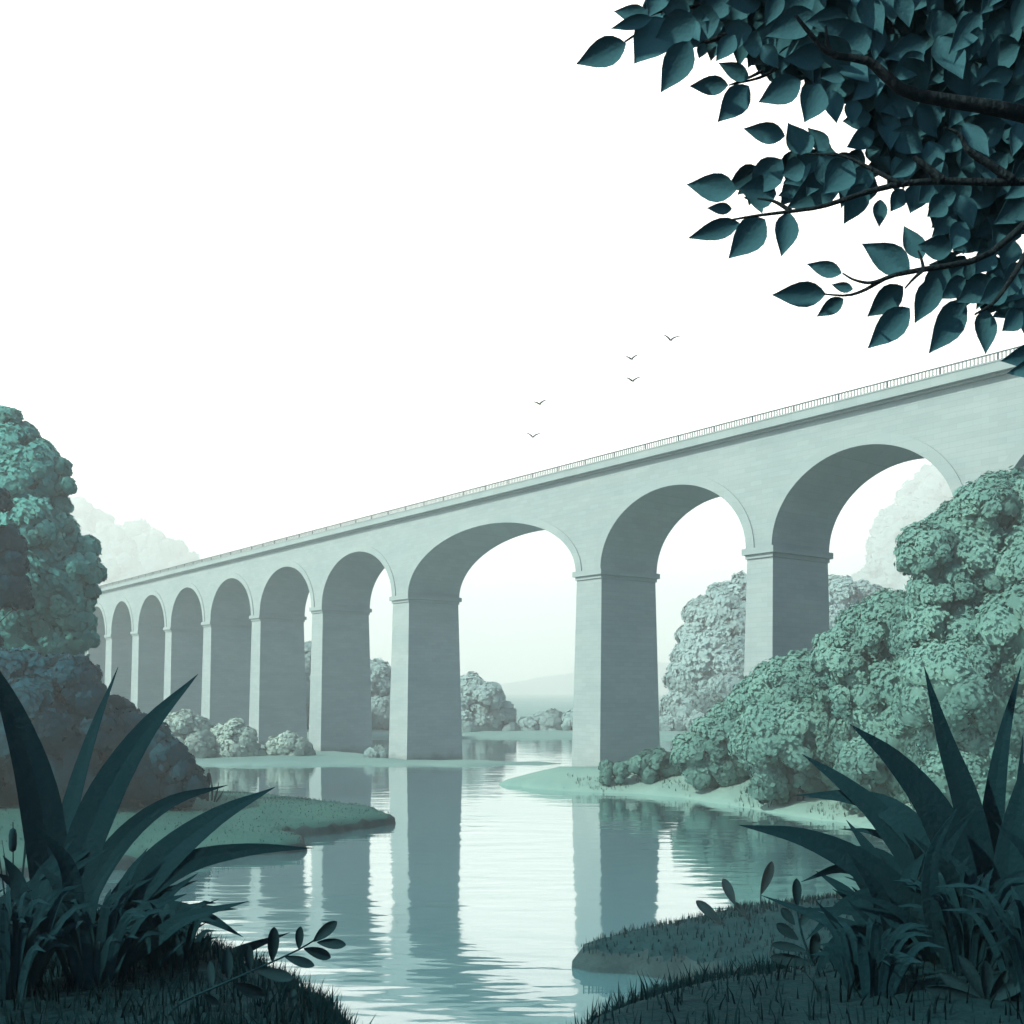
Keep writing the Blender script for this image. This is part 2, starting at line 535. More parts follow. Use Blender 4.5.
def scatter_on(name, n, dmax=None, box=None, clump=None):
    edge, hf = LAND[name]
    lo, hi = edge.min(0), edge.max(0)
    if box: lo, hi = np.maximum(lo, box[0]), np.minimum(hi, box[1])
    P = RNG.uniform(lo, hi, (n * 6, 2))
    P = P[inside(P, edge)]
    d = dist_to_poly(P, edge)
    k = d > 0.12
    if dmax: k &= d < dmax
    P, d = P[k], d[k]
    if clump is not None:
        kk = np.array([fbm(x, y, clump) > 0.05 for x, y in P])
        P, d = P[kk], d[kk]
    P, d = P[:n], d[:n]
    return np.column_stack([P, [hf(q, x, y) for q, (x, y) in zip(d, P)]])


def leaf_surface(acc, base, tip, width, normal=None, bend=0.12, fold=0.12, shape='pointed', th=0.0012):
    """one leaf with midrib fold and thickness from base to tip"""
    base, tip = np.array(base, float), np.array(tip, float)
    ax = tip - base
    Lg = np.linalg.norm(ax)
    ax = ax / Lg
    nrm = np.array(normal if normal is not None else (0, -1, 0.2), float)
    nrm = nrm - ax * (nrm @ ax)
    nrm /= max(np.linalg.norm(nrm), 1e-6)
    sd = np.cross(ax, nrm)
    if shape == 'pointed':
        prof = [(0, .04), (.08, .45), (.2, .82), (.34, 1.0), (.5, .95), (.66, .72), (.8, .42), (.92, .16), (1, .01)]
    else:
        prof = [(0, .10), (.1, .35), (.25, .66), (.42, .9), (.6, 1.0), (.76, .92), (.88, .68), (.96, .36), (1, .05)]
    top, bot = [], []
    for t, w in prof:
        c = base + ax * Lg * t - nrm * bend * Lg * (t * t) + nrm * bend * Lg * 0.5 * t
        e = sd * width * 0.5 * w
        lift = nrm * fold * width * w * .5
        top += [c - e + lift, c, c + e + lift]
    n = len(prof)
    bot = [p - nrm * th for p in top]
    fs = []
    for i in range(n - 1):
        a = i * 3
        for k in (0, 1):
            fs.append((a + k, a + k + 1, a + k + 4, a + k + 3))
            q = n * 3
            fs.append((q + a + k + 3, q + a + k + 4, q + a + k + 1, q + a + k))
        q = n * 3
        fs.append((a + 3, a, a, a)[:0] or (a, q + a, q + a + 3, a + 3))
        fs.append((a + 2, a + 5, q + a + 5, q + a + 2))
    acc.add(top + bot, fs)


def blade_mesh(acc, pts, width, toward=(0, -1, 0.25), keel=0.10, n=18, peak=0.45):
    """a sword-shaped leaf along pts (base to tip) with a V keel and real thickness"""
    P = spline(pts, n)
    top, bot = [], []
    for i, p in enumerate(P):
        t = i / (n - 1)
        d = P[min(i + 1, n - 1)] - P[max(i - 1, 0)]
        d = d / np.linalg.norm(d)
        nn = np.array(toward, float); nn = nn - d * (nn @ d); nn /= np.linalg.norm(nn)
        s = np.cross(d, nn)
        w = width * (0.62 + 0.38 * math.sin(math.pi * min(t / peak, 1) * 0.5)) if t < peak else width * (1 - ((t - peak) / (1 - peak)) ** 1.35)
        w = max(w, 0.002) * 0.5
        k = keel * w
        th = 0.004 + 0.08 * w
        top += [p - s * w + nn * k, p, p + s * w + nn * k]
        bot += [p - s * w + nn * (k - .003), p - nn * th, p + s * w + nn * (k - .003)]
    fs = []
    q = n * 3
    for i in range(n - 1):
        a = i * 3
        for k in (0, 1):
            fs.append((a + k, a + k + 1, a + k + 4, a + k + 3))
            fs.append((q + a + k + 3, q + a + k + 4, q + a + k + 1, q + a + k))
        fs.append((a, a + 3, q + a + 3, q + a))
        fs.append((a + 5, a + 2, q + a + 2, q + a + 5))
    acc.add(top + bot, fs)


# ------------------------------------------------------------------ camera
cd = bpy.data.cameras.new('camera')
cam = bpy.data.objects.new('camera', cd)
COL.objects.link(cam)
cam.location = (0, 0, EYE)
cam.rotation_euler = (math.radians(90), 0, 0)
cd.sensor_width = 36
cd.lens = 36 * F / 1024
cd.shift_y = (HZ - 512) / 1024
cd.clip_start = 0.1
cd.clip_end = 8000
SC.camera = cam

# ------------------------------------------------------------------ light
SUN_AZ = (-0.81, -0.586)
SUN_EL = math.radians(40)
sv = Vector((SUN_AZ[0], SUN_AZ[1], 0)).normalized() * math.cos(SUN_EL) + Vector((0, 0, math.sin(SUN_EL)))
sd = bpy.data.lights.new('sun', 'SUN')
sd.energy = 5.0
sd.angle = math.radians(0.6)
sd.color = (1.0, 0.925, 0.74)
sun = bpy.data.objects.new('sun', sd)
COL.objects.link(sun)
sun.rotation_euler = sv.to_track_quat('Z', 'Y').to_euler()
sun.location = (-60, -20, 80)

w = bpy.data.worlds.new('World')
SC.world = w
w.use_nodes = True
nt = w.node_tree
L = nt.links.new
bg = nt.nodes['Background']
sky = nt.nodes.new('ShaderNodeTexSky')
sky.sky_type = 'NISHITA'
sky.sun_disc = False
sky.sun_elevation = SUN_EL
sky.sun_rotation = math.atan2(sv.x, sv.y)
sky.air_density = 1.0
sky.dust_density = 0.4
sky.ozone_density = 3.0
scl = nt.nodes.new('ShaderNodeVectorMath'); scl.operation = 'SCALE'
scl.inputs['Scale'].default_value = 0.075
L(sky.outputs['Color'], scl.inputs[0])
# bright cloud ahead; darker blue overhead and behind, added to keep shaded faces dark
tc = nt.nodes.new('ShaderNodeTexCoord')
sep = nt.nodes.new('ShaderNodeSeparateXYZ')
L(tc.outputs['Generated'], sep.inputs[0])
az = nt.nodes.new('ShaderNodeMapRange'); az.interpolation_type = 'SMOOTHSTEP'
az.inputs['From Min'].default_value = 0.35; az.inputs['From Max'].default_value = 0.78
L(sep.outputs['Y'], az.inputs['Value'])
cn = nt.nodes.new('ShaderNodeTexNoise')
cn.inputs['Scale'].default_value = 2.2; cn.inputs['Detail'].default_value = 6
L(tc.outputs['Generated'], cn.inputs['Vector'])
cr = nt.nodes.new('ShaderNodeMapRange')
cr.inputs['From Min'].default_value = 0.3; cr.inputs['From Max'].default_value = 0.7
cr.inputs['To Min'].default_value = 0.94; cr.inputs['To Max'].default_value = 1.06
L(cn.outputs['Fac'], cr.inputs['Value'])
cc = nt.nodes.new('ShaderNodeVectorMath'); cc.operation = 'SCALE'
cc.inputs[0].default_value = (2.2, 2.05, 1.90)
L(cr.outputs[0], cc.inputs['Scale'])
mx = nt.nodes.new('ShaderNodeMix'); mx.data_type = 'RGBA'
L(az.outputs[0], mx.inputs['Factor'])
L(scl.outputs[0], mx.inputs['A']); L(cc.outputs[0], mx.inputs['B'])
L(mx.outputs['Result'], bg.inputs['Color'])
bg.inputs['Strength'].default_value = 1.0

SC.view_settings.view_transform = 'Standard'
SC.view_settings.look = 'None'
SC.view_settings.exposure = 0.42
SC.view_settings.gamma = 1.0
SC.cycles.max_bounces = 6
SC.cycles.diffuse_bounces = 1
SC.cycles.glossy_bounces = 3
SC.cycles.volume_bounces = 3
SC.cycles.transparent_max_bounces = 8

# ------------------------------------------------------------------ haze
hz = Acc()
hz.box(-2900, 2900, -140, 3900, -4.0, 345)
ho = hz.link('haze', None)
tag(ho, 'pale river haze filling the valley', None, None, 'stuff')
hm = bpy.data.materials.new('valley_haze')
hm.use_nodes = True
hn = hm.node_tree
hn.nodes.remove(hn.nodes['Principled BSDF'])
pv = hn.nodes.new('ShaderNodeVolumePrincipled')
pv.inputs['Color'].default_value = (0.90, 0.965, 0.96, 1)
pv.inputs['Density'].default_value = 0.0010
pv.inputs['Anisotropy'].default_value = 0.55
hn.links.new(pv.outputs[0], hn.nodes['Material Output'].inputs['Volume'])
ho.data.materials.append(hm)

# ------------------------------------------------------------------ setting
o = link_mesh('lake_bed', [(-2800, -120, -2.5), (2800, -120, -2.5), (2800, 3800, -2.5), (-2800, 3800, -2.5)], [(0, 1, 2, 3)], M['bed'])
tag(o, None, None, None, 'structure')
o = link_mesh('water', [(-900, -10, 0), (900, -10, 0), (900, 900, 0), (-900, 900, 0)], [(0, 1, 2, 3)], M['water'])
tag(o, 'calm pale teal river reflecting the viaduct', None, None, 'structure')


def far_h(d, x, y):
    return 0.35 + 0.9 * (1 - math.exp(-d / 25)) + 0.4 * fbm(x, y, 0.02)


# far shore
pl = [(-1250, 700)] + [(x, 0) for x in ()]
shore = [(-60, 734), (120, 735), (250, 737), (360, 738), (450, 738), (520, 738.5), (600, 738), (680, 739), (760, 740), (900, 742), (1100, 744)]
poly = [on_water(*p) for p in shore]
poly = [(-1250, 190), ] + [(-420, 205)] + poly + [(380, 185), (1250, 180), (2600, 2600), (2600, 3700), (-2600, 3700), (-2600, 2600)]
land('far_ground', poly, far_h, M['far_land'], step=22, jag=2.0)


def mid_h(d, x, y):
    return 0.30 * min(1, d / 0.5) + min(0.045 * d, 2.0) + 0.15 * fbm(x, y, 0.15)


# flat spit at the foot of the left piers
front = [(-240, 768), (40, 767), (200, 766.5), (330, 766), (410, 765.8), (470, 765.4), (520, 764.6), (562, 763.8)]
back = [(545, 763), (480, 762.6), (430, 761.5), (400, 759.5), (375, 757), (330, 750.5), (270, 744), (200, 739.5), (110, 736), (-60, 733), (-260, 733)]
land('far_left_bank', [on_water(*p) for p in front + back], mid_h, M['far_land'], step=2.2, jag=0.5)


def right_h(d, x, y):
    side = max(0.0, min(1.0, (x - 9) / 22))
    if y > 112: d = min(d, 3)
    return 0.32 * min(1, d / 0.4) + min(0.36 * max(d - .4, 0), 1.6 + 0.9 * min(1, max(0, (x - 12) / 8)) + 1.2 * side) + 0.12 * fbm(x, y, 0.2)


front = [(498, 784.5), (530, 788.5), (565, 791), (600, 793), (640, 794), (680, 798), (712, 803), (742, 808), (765, 812), (800, 817), (850, 825), (920, 839), (1024, 864), (1250, 900)]
back = [(1500, 740), (1100, 745), (900, 746), (760, 749), (700, 755), (660, 761), (620, 766), (575, 772), (540, 777), (510, 782.5)]
land('right_bank', [on_water(*p) for p in front + back], right_h, M['bank_pale'], step=1.3, jag=0.5)


def left_h(d, x, y):
    return 0.75 * min(1, d / 0.22) + min(0.08 * d, 2.2) + 0.12 * fbm(x, y, 0.25)


front = [(-300, 905), (-60, 885), (100, 872), (180, 864), (240, 858), (285, 854), (314, 850.5), (300, 844), (286, 841), (300, 838), (335, 834), (370, 828), (393, 823.5)]
back = [(385, 818), (350, 811), (310, 806), (260, 801), (210, 798), (140, 796), (40, 792), (-80, 788), (-300, 785)]
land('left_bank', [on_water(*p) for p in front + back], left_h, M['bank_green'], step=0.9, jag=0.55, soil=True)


def spit_h(d, x, y):
    return 0.6 * min(1, d / 0.16) + min(0.24 * d, 1.5) + 0.10 * fbm(x, y, 0.5)


front = [(572, 967), (592, 972), (620, 974), (655, 979), (690, 984), (720, 988), (780, 994), (880, 1000), (1060, 1010), (1250, 1020)]
back = [(1250, 890), (1060, 888), (960, 898), (880, 904), (800, 914), (740, 922), (690, 931), (650, 940), (615, 950), (585, 960)]
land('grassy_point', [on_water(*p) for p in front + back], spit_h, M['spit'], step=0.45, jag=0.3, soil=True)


# the hillside the camera stands on, falling to the water
def lerp_tab(a, tab):
    xs, ys = zip(*tab)
    return float(np.interp(a, xs, ys))


ROW_L = [(-1.5, 880), (-0.488, 915), (-0.35, 928), (-0.29, 948), (-0.23, 980), (-0.17, 1018), (-0.13, 1075), (0.0, 1300)]
ROW_R = [(-0.05, 1300), (0.04, 1070), (0.08, 1022), (0.13, 998), (0.18, 984), (0.25, 972), (0.33, 962), (0.49, 950), (1.5, 930)]


def hill_z(X, Y):
    Yp = max(Y, 0.8)
    a = X / Yp
    zc = 8.3 - 0.55 * max(Y - 1.0, 0) if Y > 0 else 8.3 - 0.04 * Y
    yl = min(Yp, 9.0)
    zl = EYE - (lerp_tab(X / Yp, ROW_L) - HZ) / F * yl - max(Y - 9.0, 0) * 0.75
    yr = min(Yp, 24.0)
    zr = EYE - (lerp_tab(X / Yp, ROW_R) - HZ) / F * yr - max(Y - 24.0, 0) * 0.42
    z = max(zc, min(zl, 8.35), min(zr, 8.35))
    return z + 0.05 * fbm(X, Y, 0.8)


xs = np.concatenate([np.arange(-26, -9, 0.8), np.arange(-9, 9, 0.22), np.arange(9, 30, 0.8)])
ys = np.concatenate([np.arange(-14, 0, 0.8), np.arange(0, 13, 0.22), np.arange(13, 40, 0.6)])
V = [(x, y, max(hill_z(x, y), -2.2)) for y in ys for x in xs]
nx = len(xs)
Fc = [(j * nx + i, j * nx + i + 1, (j + 1) * nx + i + 1, (j + 1) * nx + i) for j in range(len(ys) - 1) for i in range(nx - 1)]
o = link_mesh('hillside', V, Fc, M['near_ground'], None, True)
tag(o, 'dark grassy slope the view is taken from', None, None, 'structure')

# distant ridges
def ridge(name, Y, tops, thick, m):
    V, Fc = [], []
    n = 140
    x0, x1 = tops[0][0], tops[-1][0]
    rows = [(-1.0, 0.0), (-0.55, 0.55), (-0.25, 0.88), (0.0, 1.0), (0.3, 0.85), (0.7, 0.4), (1.0, 0.0)]
    for (ty, tz) in rows:
        for i in range(n):
            x = x0 + (x1 - x0) * i / (n - 1)
            y = float(np.interp(x, [t[0] for t in tops], [t[1] for t in tops]))
            p = at(x, y, Y)
            h = max(p[2] + 2.2 * fbm(p[0], ty * thick, 0.02) + 1.0 * fbm(p[0], ty * thick, 0.15), 1.0)
            V.append((p[0], Y + ty * thick, -1.0 + h * tz if tz > 0 else -1.0))
    for r in range(len(rows) - 1):
        for i in range(n - 1):
            Fc.append((r * n + i, r * n + i + 1, (r + 1) * n + i + 1, (r + 1) * n + i))
    o = link_mesh(name, V, Fc, m, None, True)
    tag(o, None, None, None, 'structure')


ridge('hills', 3000, [(-200, 690), (150, 684), (330, 690), (440, 694), (500, 684), (545, 676), (600, 668), (660, 662), (720, 668), (850, 680), (1200, 684)], 400, M['hill'])
ridge('near_hills', 1600, [(-250, 700), (200, 694), (420, 704), (480, 700), (560, 696), (640, 698), (800, 690), (1200, 690)], 60, M['hill'])

# ------------------------------------------------------------------ the viaduct
KB = F * EYE / 0.103
VPX = -300.0
TH = math.atan((512 - VPX) / F)
Y1024 = KB / (1024 - VPX)
B0 = np.array([(1024 - 512) / F * Y1024, Y1024, 0.0])


def along(x):
    """photo column on the front face of the viaduct -> distance along it (to the right is positive)"""
    return -(KB / (x - VPX) - Y1024) / math.cos(TH)


def zz(r):
    return EYE + r * KB / F


WB = 8.3
Z_IMP, Z_CROWN = zz(0.1345), zz(0.2105)
Z_RAIL, Z_PAR, Z_COR, Z_SOF = zz(0.2588), zz(0.2522), zz(0.2452), zz(0.2415)
via = empty('viaduct', B0, -(math.pi / 2 - TH))
tag(via, 'long pale stone viaduct of tall round arches crossing the river', 'bridge')

piers_px = [(62.5, 67.5), (82.5, 88), (105.8, 111.7), (132.3, 138.6), (165.2, 171.4), (203.3, 211.0), (251.6, 260.3), (312, 322.5), (392.6, 408.7), (576.5, 601.2), (746.8, 772.5), (958, 1000)]
piers = [(along(a), along(b)) for a, b in piers_px]
for k in range(3):                      # continues past the frame on the right
    l = piers[-1][1] + 20.5
    piers.append((l, l + 3.4))
for k in range(2):                      # and behind the trees on the left
    r = piers[0][0] - 14.5
    piers.insert(0, (r - 2.8, r))

IMP_H = 0.95
for (l, r) in piers:
    a = Acc()
    zb, zt = -2.6, Z_IMP - IMP_H
    bx, by = 0.34, 0.60
    n = 8
    vs, fs = [], []
    for i in range(n + 1):
        t = i / n
        k = (1 - t)
        z = zb + (zt - zb) * t
        vs += [(l - bx * k, 0.05 - by * k, z), (r + bx * k, 0.05 - by * k, z), (r + bx * k, WB - 0.05 + by * k, z), (l - bx * k, WB - 0.05 + by * k, z)]
    for i in range(n):
        for k in range(4):
            fs.append((i * 4 + k, i * 4 + (k + 1) % 4, (i + 1) * 4 + (k + 1) % 4, (i + 1) * 4 + k))
    fs.append((n * 4, n * 4 + 1, n * 4 + 2, n * 4 + 3)); fs.append((3, 2, 1, 0))
    a.add(vs, fs)
    p = a.link('pier', M['stone'], via)
    c = Acc()
    c.box(l - 0.10, r + 0.10, -0.10, WB + 0.10, Z_IMP - IMP_H, Z_IMP - 0.58)
    c.box(l - 0.34, r + 0.34, -0.34, WB + 0.34, Z_IMP - 0.578, Z_IMP - 0.002)
    c.link('impost', M['stone_trim'], p)

RING = 0.92
for i in range(len(piers) - 1):
    l, r = piers[i][1], piers[i + 1][0]
    cl = (piers[i][0] + piers[i][1]) / 2
    cr_ = (piers[i + 1][0] + piers[i + 1][1]) / 2
    ca, sa = (l + r) / 2, (r - l) / 2
    b = Z_CROWN - Z_IMP
    zt = Z_SOF
    N = 56
    arc = [(ca - sa * math.cos(math.pi * k / N), Z_IMP + b * math.sin(math.pi * k / N)) for k in range(N + 1)]
    bot = [(cl, Z_IMP)] + arc + [(cr_, Z_IMP)]
    a = Acc()
    vs, fs = [], []
    for (x, z) in bot:
        vs += [(x, 0, z), (x, 0, zt), (x, WB, z), (x, WB, zt)]
    for k in range(len(bot) - 1):
        p, q = k * 4, (k + 1) * 4
        fs += [(p, q, q + 1, p + 1), (p + 2, p + 3, q + 3, q + 2), (p, p + 2, q + 2, q), (p + 1, q + 1, q + 3, p + 3)]
    a.add(vs, fs)
    ar = a.link('arch', M['stone'], via)
    for (y0, y1) in ((-0.14, 0.004), (WB - 0.004, WB + 0.14)):
        g = Acc()
        vs, fs = [], []
        for k in range(N + 1):
            t = math.pi * k / N
            co, si = math.cos(t), math.sin(t)
            xi, zi = ca - (sa - 0.012) * co, Z_IMP + (b - 0.012) * si
            xo, zo = ca - (sa + RING) * co, Z_IMP + (b + RING) * si
            vs += [(xi, y0, zi), (xo, y0, zo), (xo, y1, zo), (xi, y1, zi)]
        for k in range(N):
            p, q = k * 4, (k + 1) * 4
            for e in range(4):
                fs.append((p + e, p + (e + 1) % 4, q + (e + 1) % 4, q + e))
        fs += [(0, 3, 2, 1), (N * 4, N * 4 + 1, N * 4 + 2, N * 4 + 3)]
        g.add(vs, fs)
        g.link('arch_ring', M['stone_trim'], ar)

XL, XR = piers[0][0] - 2, piers[-1][1] + 2
c = Acc()      # stepped cornice under the parapet
c.box(XL, XR, -0.30, WB + 0.30, Z_SOF + 0.002, Z_COR - 0.16)
c.box(XL, XR, -0.74, WB + 0.74, Z_COR - 0.158, Z_COR + 0.02)
c.link('cornice', M['stone_trim'], via)
c = Acc()
c.box(XL, XR, -0.68, -0.10, Z_COR + 0.022, Z_PAR - 0.10)
c.box(XL, XR, -0.73, -0.04, Z_PAR - 0.098, Z_PAR)
c.link('parapet', M['stone_trim'], via)
c = Acc()
c.box(XL, XR, WB + 0.10, WB + 0.68, Z_COR + 0.022, Z_PAR - 0.10)
c.box(XL, XR, WB + 0.04, WB + 0.73, Z_PAR - 0.098, Z_PAR)
c.link('parapet', M['stone_trim'], via)
c = Acc()
c.box(XL, XR, -0.098, WB + 0.098, Z_COR + 0.022, Z_COR + 0.18)
c.link('deck', M['stone_trim'], via)

BAY = 4.6
HR = Z_RAIL - Z_PAR
def bay_mesh():
    a = Acc()
    a.box(0.06, BAY - 0.0, -0.02, 0.02, 0.045, 0.085)
    n = 15
    for k in range(1, n):
        x = BAY * k / n
        a.box(x - 0.055, x + 0.055, -0.03, 0.03, 0.087, HR - 0.082)
    return a
pm = None
nb = int((XR - XL) / BAY)
proto = post = None
for side_y in (-0.50, WB + 0.50):
    for k in range(nb):
        if proto is None:
            proto = bay_mesh().link('railing_bay', M['rail_pale'], via)
            a = Acc(); a.box(0, BAY - 0.004, -0.06, 0.06, HR - 0.08, HR)
            hrail = a.link('handrail', M['iron'], proto); h_ = hrail
            a = Acc()
            a.box(-0.055, 0.055, -0.055, 0.055, 0.002, HR - 0.082)
            a.box(-0.075, 0.075, -0.075, 0.075, 0.0, 0.05)
            post = a.link('post', M['iron'], proto)
            b_, p_ = proto, post
        else:
            b_ = proto.copy(); COL.objects.link(b_); b_.parent = via
            p_ = post.copy(); COL.objects.link(p_); p_.parent = b_
            h_ = hrail.copy(); COL.objects.link(h_); h_.parent = b_
        b_.location = (XR - BAY * (k + 1), side_y, Z_PAR)

# ------------------------------------------------------------------ trees round the right bank
RB = 'trees and bushes on the right bank'


def foot(x, Y, landname):
    X = (x - 512) / F * Y
    e, hf = LAND[landname]
    P = np.array([[X, Y]])
    d = dist_to_poly(P, e)[0]
    return (X, Y, hf(d, X, Y) if inside(P, e)[0] else 0.0)


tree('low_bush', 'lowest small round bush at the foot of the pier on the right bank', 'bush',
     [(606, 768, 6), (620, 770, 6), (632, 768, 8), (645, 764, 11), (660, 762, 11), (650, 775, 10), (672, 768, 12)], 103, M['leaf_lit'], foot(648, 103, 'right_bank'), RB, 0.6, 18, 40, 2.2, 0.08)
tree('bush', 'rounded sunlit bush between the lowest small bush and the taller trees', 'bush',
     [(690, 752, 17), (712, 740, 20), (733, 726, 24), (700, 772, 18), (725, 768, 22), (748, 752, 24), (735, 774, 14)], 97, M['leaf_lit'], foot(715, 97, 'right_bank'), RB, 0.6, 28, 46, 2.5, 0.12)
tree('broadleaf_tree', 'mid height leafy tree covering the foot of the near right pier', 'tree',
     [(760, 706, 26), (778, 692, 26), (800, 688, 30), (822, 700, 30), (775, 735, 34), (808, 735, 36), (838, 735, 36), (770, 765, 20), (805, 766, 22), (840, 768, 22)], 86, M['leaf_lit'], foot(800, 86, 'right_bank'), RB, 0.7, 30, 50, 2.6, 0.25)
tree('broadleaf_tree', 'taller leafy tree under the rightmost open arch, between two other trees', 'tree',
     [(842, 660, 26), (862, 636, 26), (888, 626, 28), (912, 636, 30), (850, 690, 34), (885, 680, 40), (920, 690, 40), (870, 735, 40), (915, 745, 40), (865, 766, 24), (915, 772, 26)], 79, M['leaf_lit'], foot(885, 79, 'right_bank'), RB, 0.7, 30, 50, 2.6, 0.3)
tree('broadleaf_tree', 'tallest leafy tree at the right edge in front of the viaduct wall', 'tree',
     [(924, 552, 24), (945, 540, 24), (962, 532, 26), (985, 508, 26), (1008, 506, 28), (1036, 515, 35), (940, 590, 28), (975, 570, 40), (1020, 570, 45), (1060, 570, 45), (935, 630, 36),
      (975, 630, 45), (1025, 640, 50), (950, 690, 45), (1000, 700, 50), (1055, 700, 55), (960, 755, 45), (1015, 765, 50), (1070, 760, 50), (980, 800, 36), (1040, 810, 40)], 69, M['leaf_lit'], foot(1000, 69, 'right_bank'), RB, 0.6, 32, 52, 2.6, 0.4)

# left side
LB = 'trees and bushes on the left bank'
tree('broadleaf_tree', 'tall mid green leafy tree rising at the left edge of the view', 'tree',
     [(-6, 438, 26), (14, 452, 22), (36, 470, 22), (48, 484, 16), (10, 492, 32), (38, 512, 18), (66, 556, 22), (82, 570, 15), (45, 548, 24), (52, 590, 28), (78, 600, 12), (74, 622, 16), (78, 640, 12), (20, 560, 36), (20, 610, 40),
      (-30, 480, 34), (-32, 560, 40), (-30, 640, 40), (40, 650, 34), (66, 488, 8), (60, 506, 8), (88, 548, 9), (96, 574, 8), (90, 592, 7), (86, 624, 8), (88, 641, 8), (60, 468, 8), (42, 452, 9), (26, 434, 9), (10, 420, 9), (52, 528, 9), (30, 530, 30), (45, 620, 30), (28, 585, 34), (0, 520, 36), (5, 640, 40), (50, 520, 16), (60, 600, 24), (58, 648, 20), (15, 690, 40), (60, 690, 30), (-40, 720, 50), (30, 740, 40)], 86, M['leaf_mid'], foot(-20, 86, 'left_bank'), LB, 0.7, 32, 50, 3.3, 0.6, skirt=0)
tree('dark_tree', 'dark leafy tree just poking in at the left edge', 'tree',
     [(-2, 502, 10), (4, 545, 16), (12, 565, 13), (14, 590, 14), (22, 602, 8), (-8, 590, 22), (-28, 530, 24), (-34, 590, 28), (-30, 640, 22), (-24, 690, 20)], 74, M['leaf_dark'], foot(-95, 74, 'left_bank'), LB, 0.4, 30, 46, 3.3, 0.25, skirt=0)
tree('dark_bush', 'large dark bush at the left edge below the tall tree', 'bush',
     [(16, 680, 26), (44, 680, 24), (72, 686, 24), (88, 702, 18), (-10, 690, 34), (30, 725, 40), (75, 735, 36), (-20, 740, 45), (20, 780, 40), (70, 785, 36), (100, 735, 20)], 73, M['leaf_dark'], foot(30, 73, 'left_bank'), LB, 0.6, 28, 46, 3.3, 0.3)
tree('dark_bush', 'lower dark bush reaching out onto the left bank beside the reeds', 'bush',
     [(112, 720, 20), (132, 734, 20), (150, 748, 20), (168, 760, 18), (184, 774, 14), (196, 788, 11), (110, 760, 30), (145, 780, 26), (175, 795, 16), (105, 795, 28), (150, 805, 18)], 75, M['leaf_dark'], foot(140, 75, 'left_bank'), LB, 0.6, 28, 46, 3.3, 0.2)

MB_ = 'pale shrubs at the foot of the far piers'
for nm, lb, px, Y in (
    ('pale_shrub', 'widest pale shrub at the far piers, leftmost of the row', [(150, 744, 15), (166, 730, 14), (184, 724, 11), (198, 732, 13), (170, 750, 15), (200, 750, 15), (142, 758, 12), (185, 759, 10)], 148),
    ('pale_shrub', 'middle pale shrub of the row at the far piers, with a bright domed top', [(220, 737, 11), (234, 731, 10), (246, 738, 10), (226, 750, 13), (246, 753, 12), (258, 758, 8)], 149),
    ('pale_shrub', 'smaller pale shrub beside the broad dark pier left of midstream', [(276, 748, 9), (288, 743, 9), (300, 749, 9), (308, 756, 7), (284, 757, 9), (298, 759, 7), (268, 760, 6)], 150),
    ('pale_shrub', 'small dark round shrub between the two piers at the waterline', [(372, 755, 6), (380, 753, 6), (386, 757, 6), (376, 760, 5)], 149)):
    tree(nm, lb, 'bush', px, Y, M['leaf_pale'] if 'dark' not in lb[:12] else M['leaf_far'], foot(px[2][0], Y, 'far_left_bank'), MB_, 0.6, 34, 56, 2.1, 0.12)

FG = 'hazy trees beyond the river'
for nm, lb, px, Y in (
    ('hazy_tree', 'hazy tree seen through the second arch left of the widest one', [(352, 685, 20), (372, 680, 18), (386, 690, 18), (362, 710, 22), (388, 715, 20), (372, 733, 14), (398, 735, 12)], 246),
    ('hazy_tree', 'hazy tree beside the wide dark pier, seen through the widest arch', [(452, 700, 20), (470, 692, 15), (488, 699, 14), (476, 715, 20), (500, 717, 13), (460, 730, 16), (490, 732, 14), (512, 733, 8)], 240),
    ('hazy_tree', 'pale low round tree on the far shore in the widest arch', [(528, 728, 9), (542, 724, 9), (553, 722, 10), (540, 735, 8), (558, 733, 9)], 240),
    ('hazy_tree', 'pale low tree half hidden by the left edge of the central pier', [(572, 724, 11), (588, 722, 11), (604, 725, 12), (580, 735, 9), (598, 735, 9)], 240),
    ('hazy_tree', 'large hazy tree left of the near right pier, seen through its arch', [(744, 600, 20), (724, 606, 18), (704, 618, 18), (694, 640, 16), (730, 640, 32), (710, 660, 28), (690, 678, 20), (745, 680, 34), (715, 705, 30), (682, 712, 18), (672, 730, 14), (745, 720, 30), (700, 733, 20)], 240),
    ('hazy_tree', 'hazy tree right of the near right pier, seen through the rightmost arch', [(812, 620, 28), (838, 596, 18), (858, 602, 16), (876, 606, 16), (845, 635, 32), (880, 635, 26), (820, 670, 30), (865, 675, 30), (845, 715, 30), (895, 690, 26)], 240),
    ('hazy_tree', 'slender hazy tree seen through the third arch left of the widest one', [(296, 672, 14), (306, 660, 14), (316, 672, 14), (300, 695, 18), (318, 705, 16), (305, 728, 14)], 250),
    ('hazy_tree', 'hazy tree showing as a sliver through a narrow far arch', [(236, 672, 15), (250, 668, 15), (262, 680, 14), (244, 700, 18), (256, 722, 16)], 236)):
    X, Yb = (px[3][0] - 512) / F * Y, Y
    tree(nm, lb, 'tree', px, Y, M['leaf_far'], (X, Yb, foot(px[3][0], Y, 'far_ground')[2]), FG, 0.7, 34, 60, 2.3, 0.35)


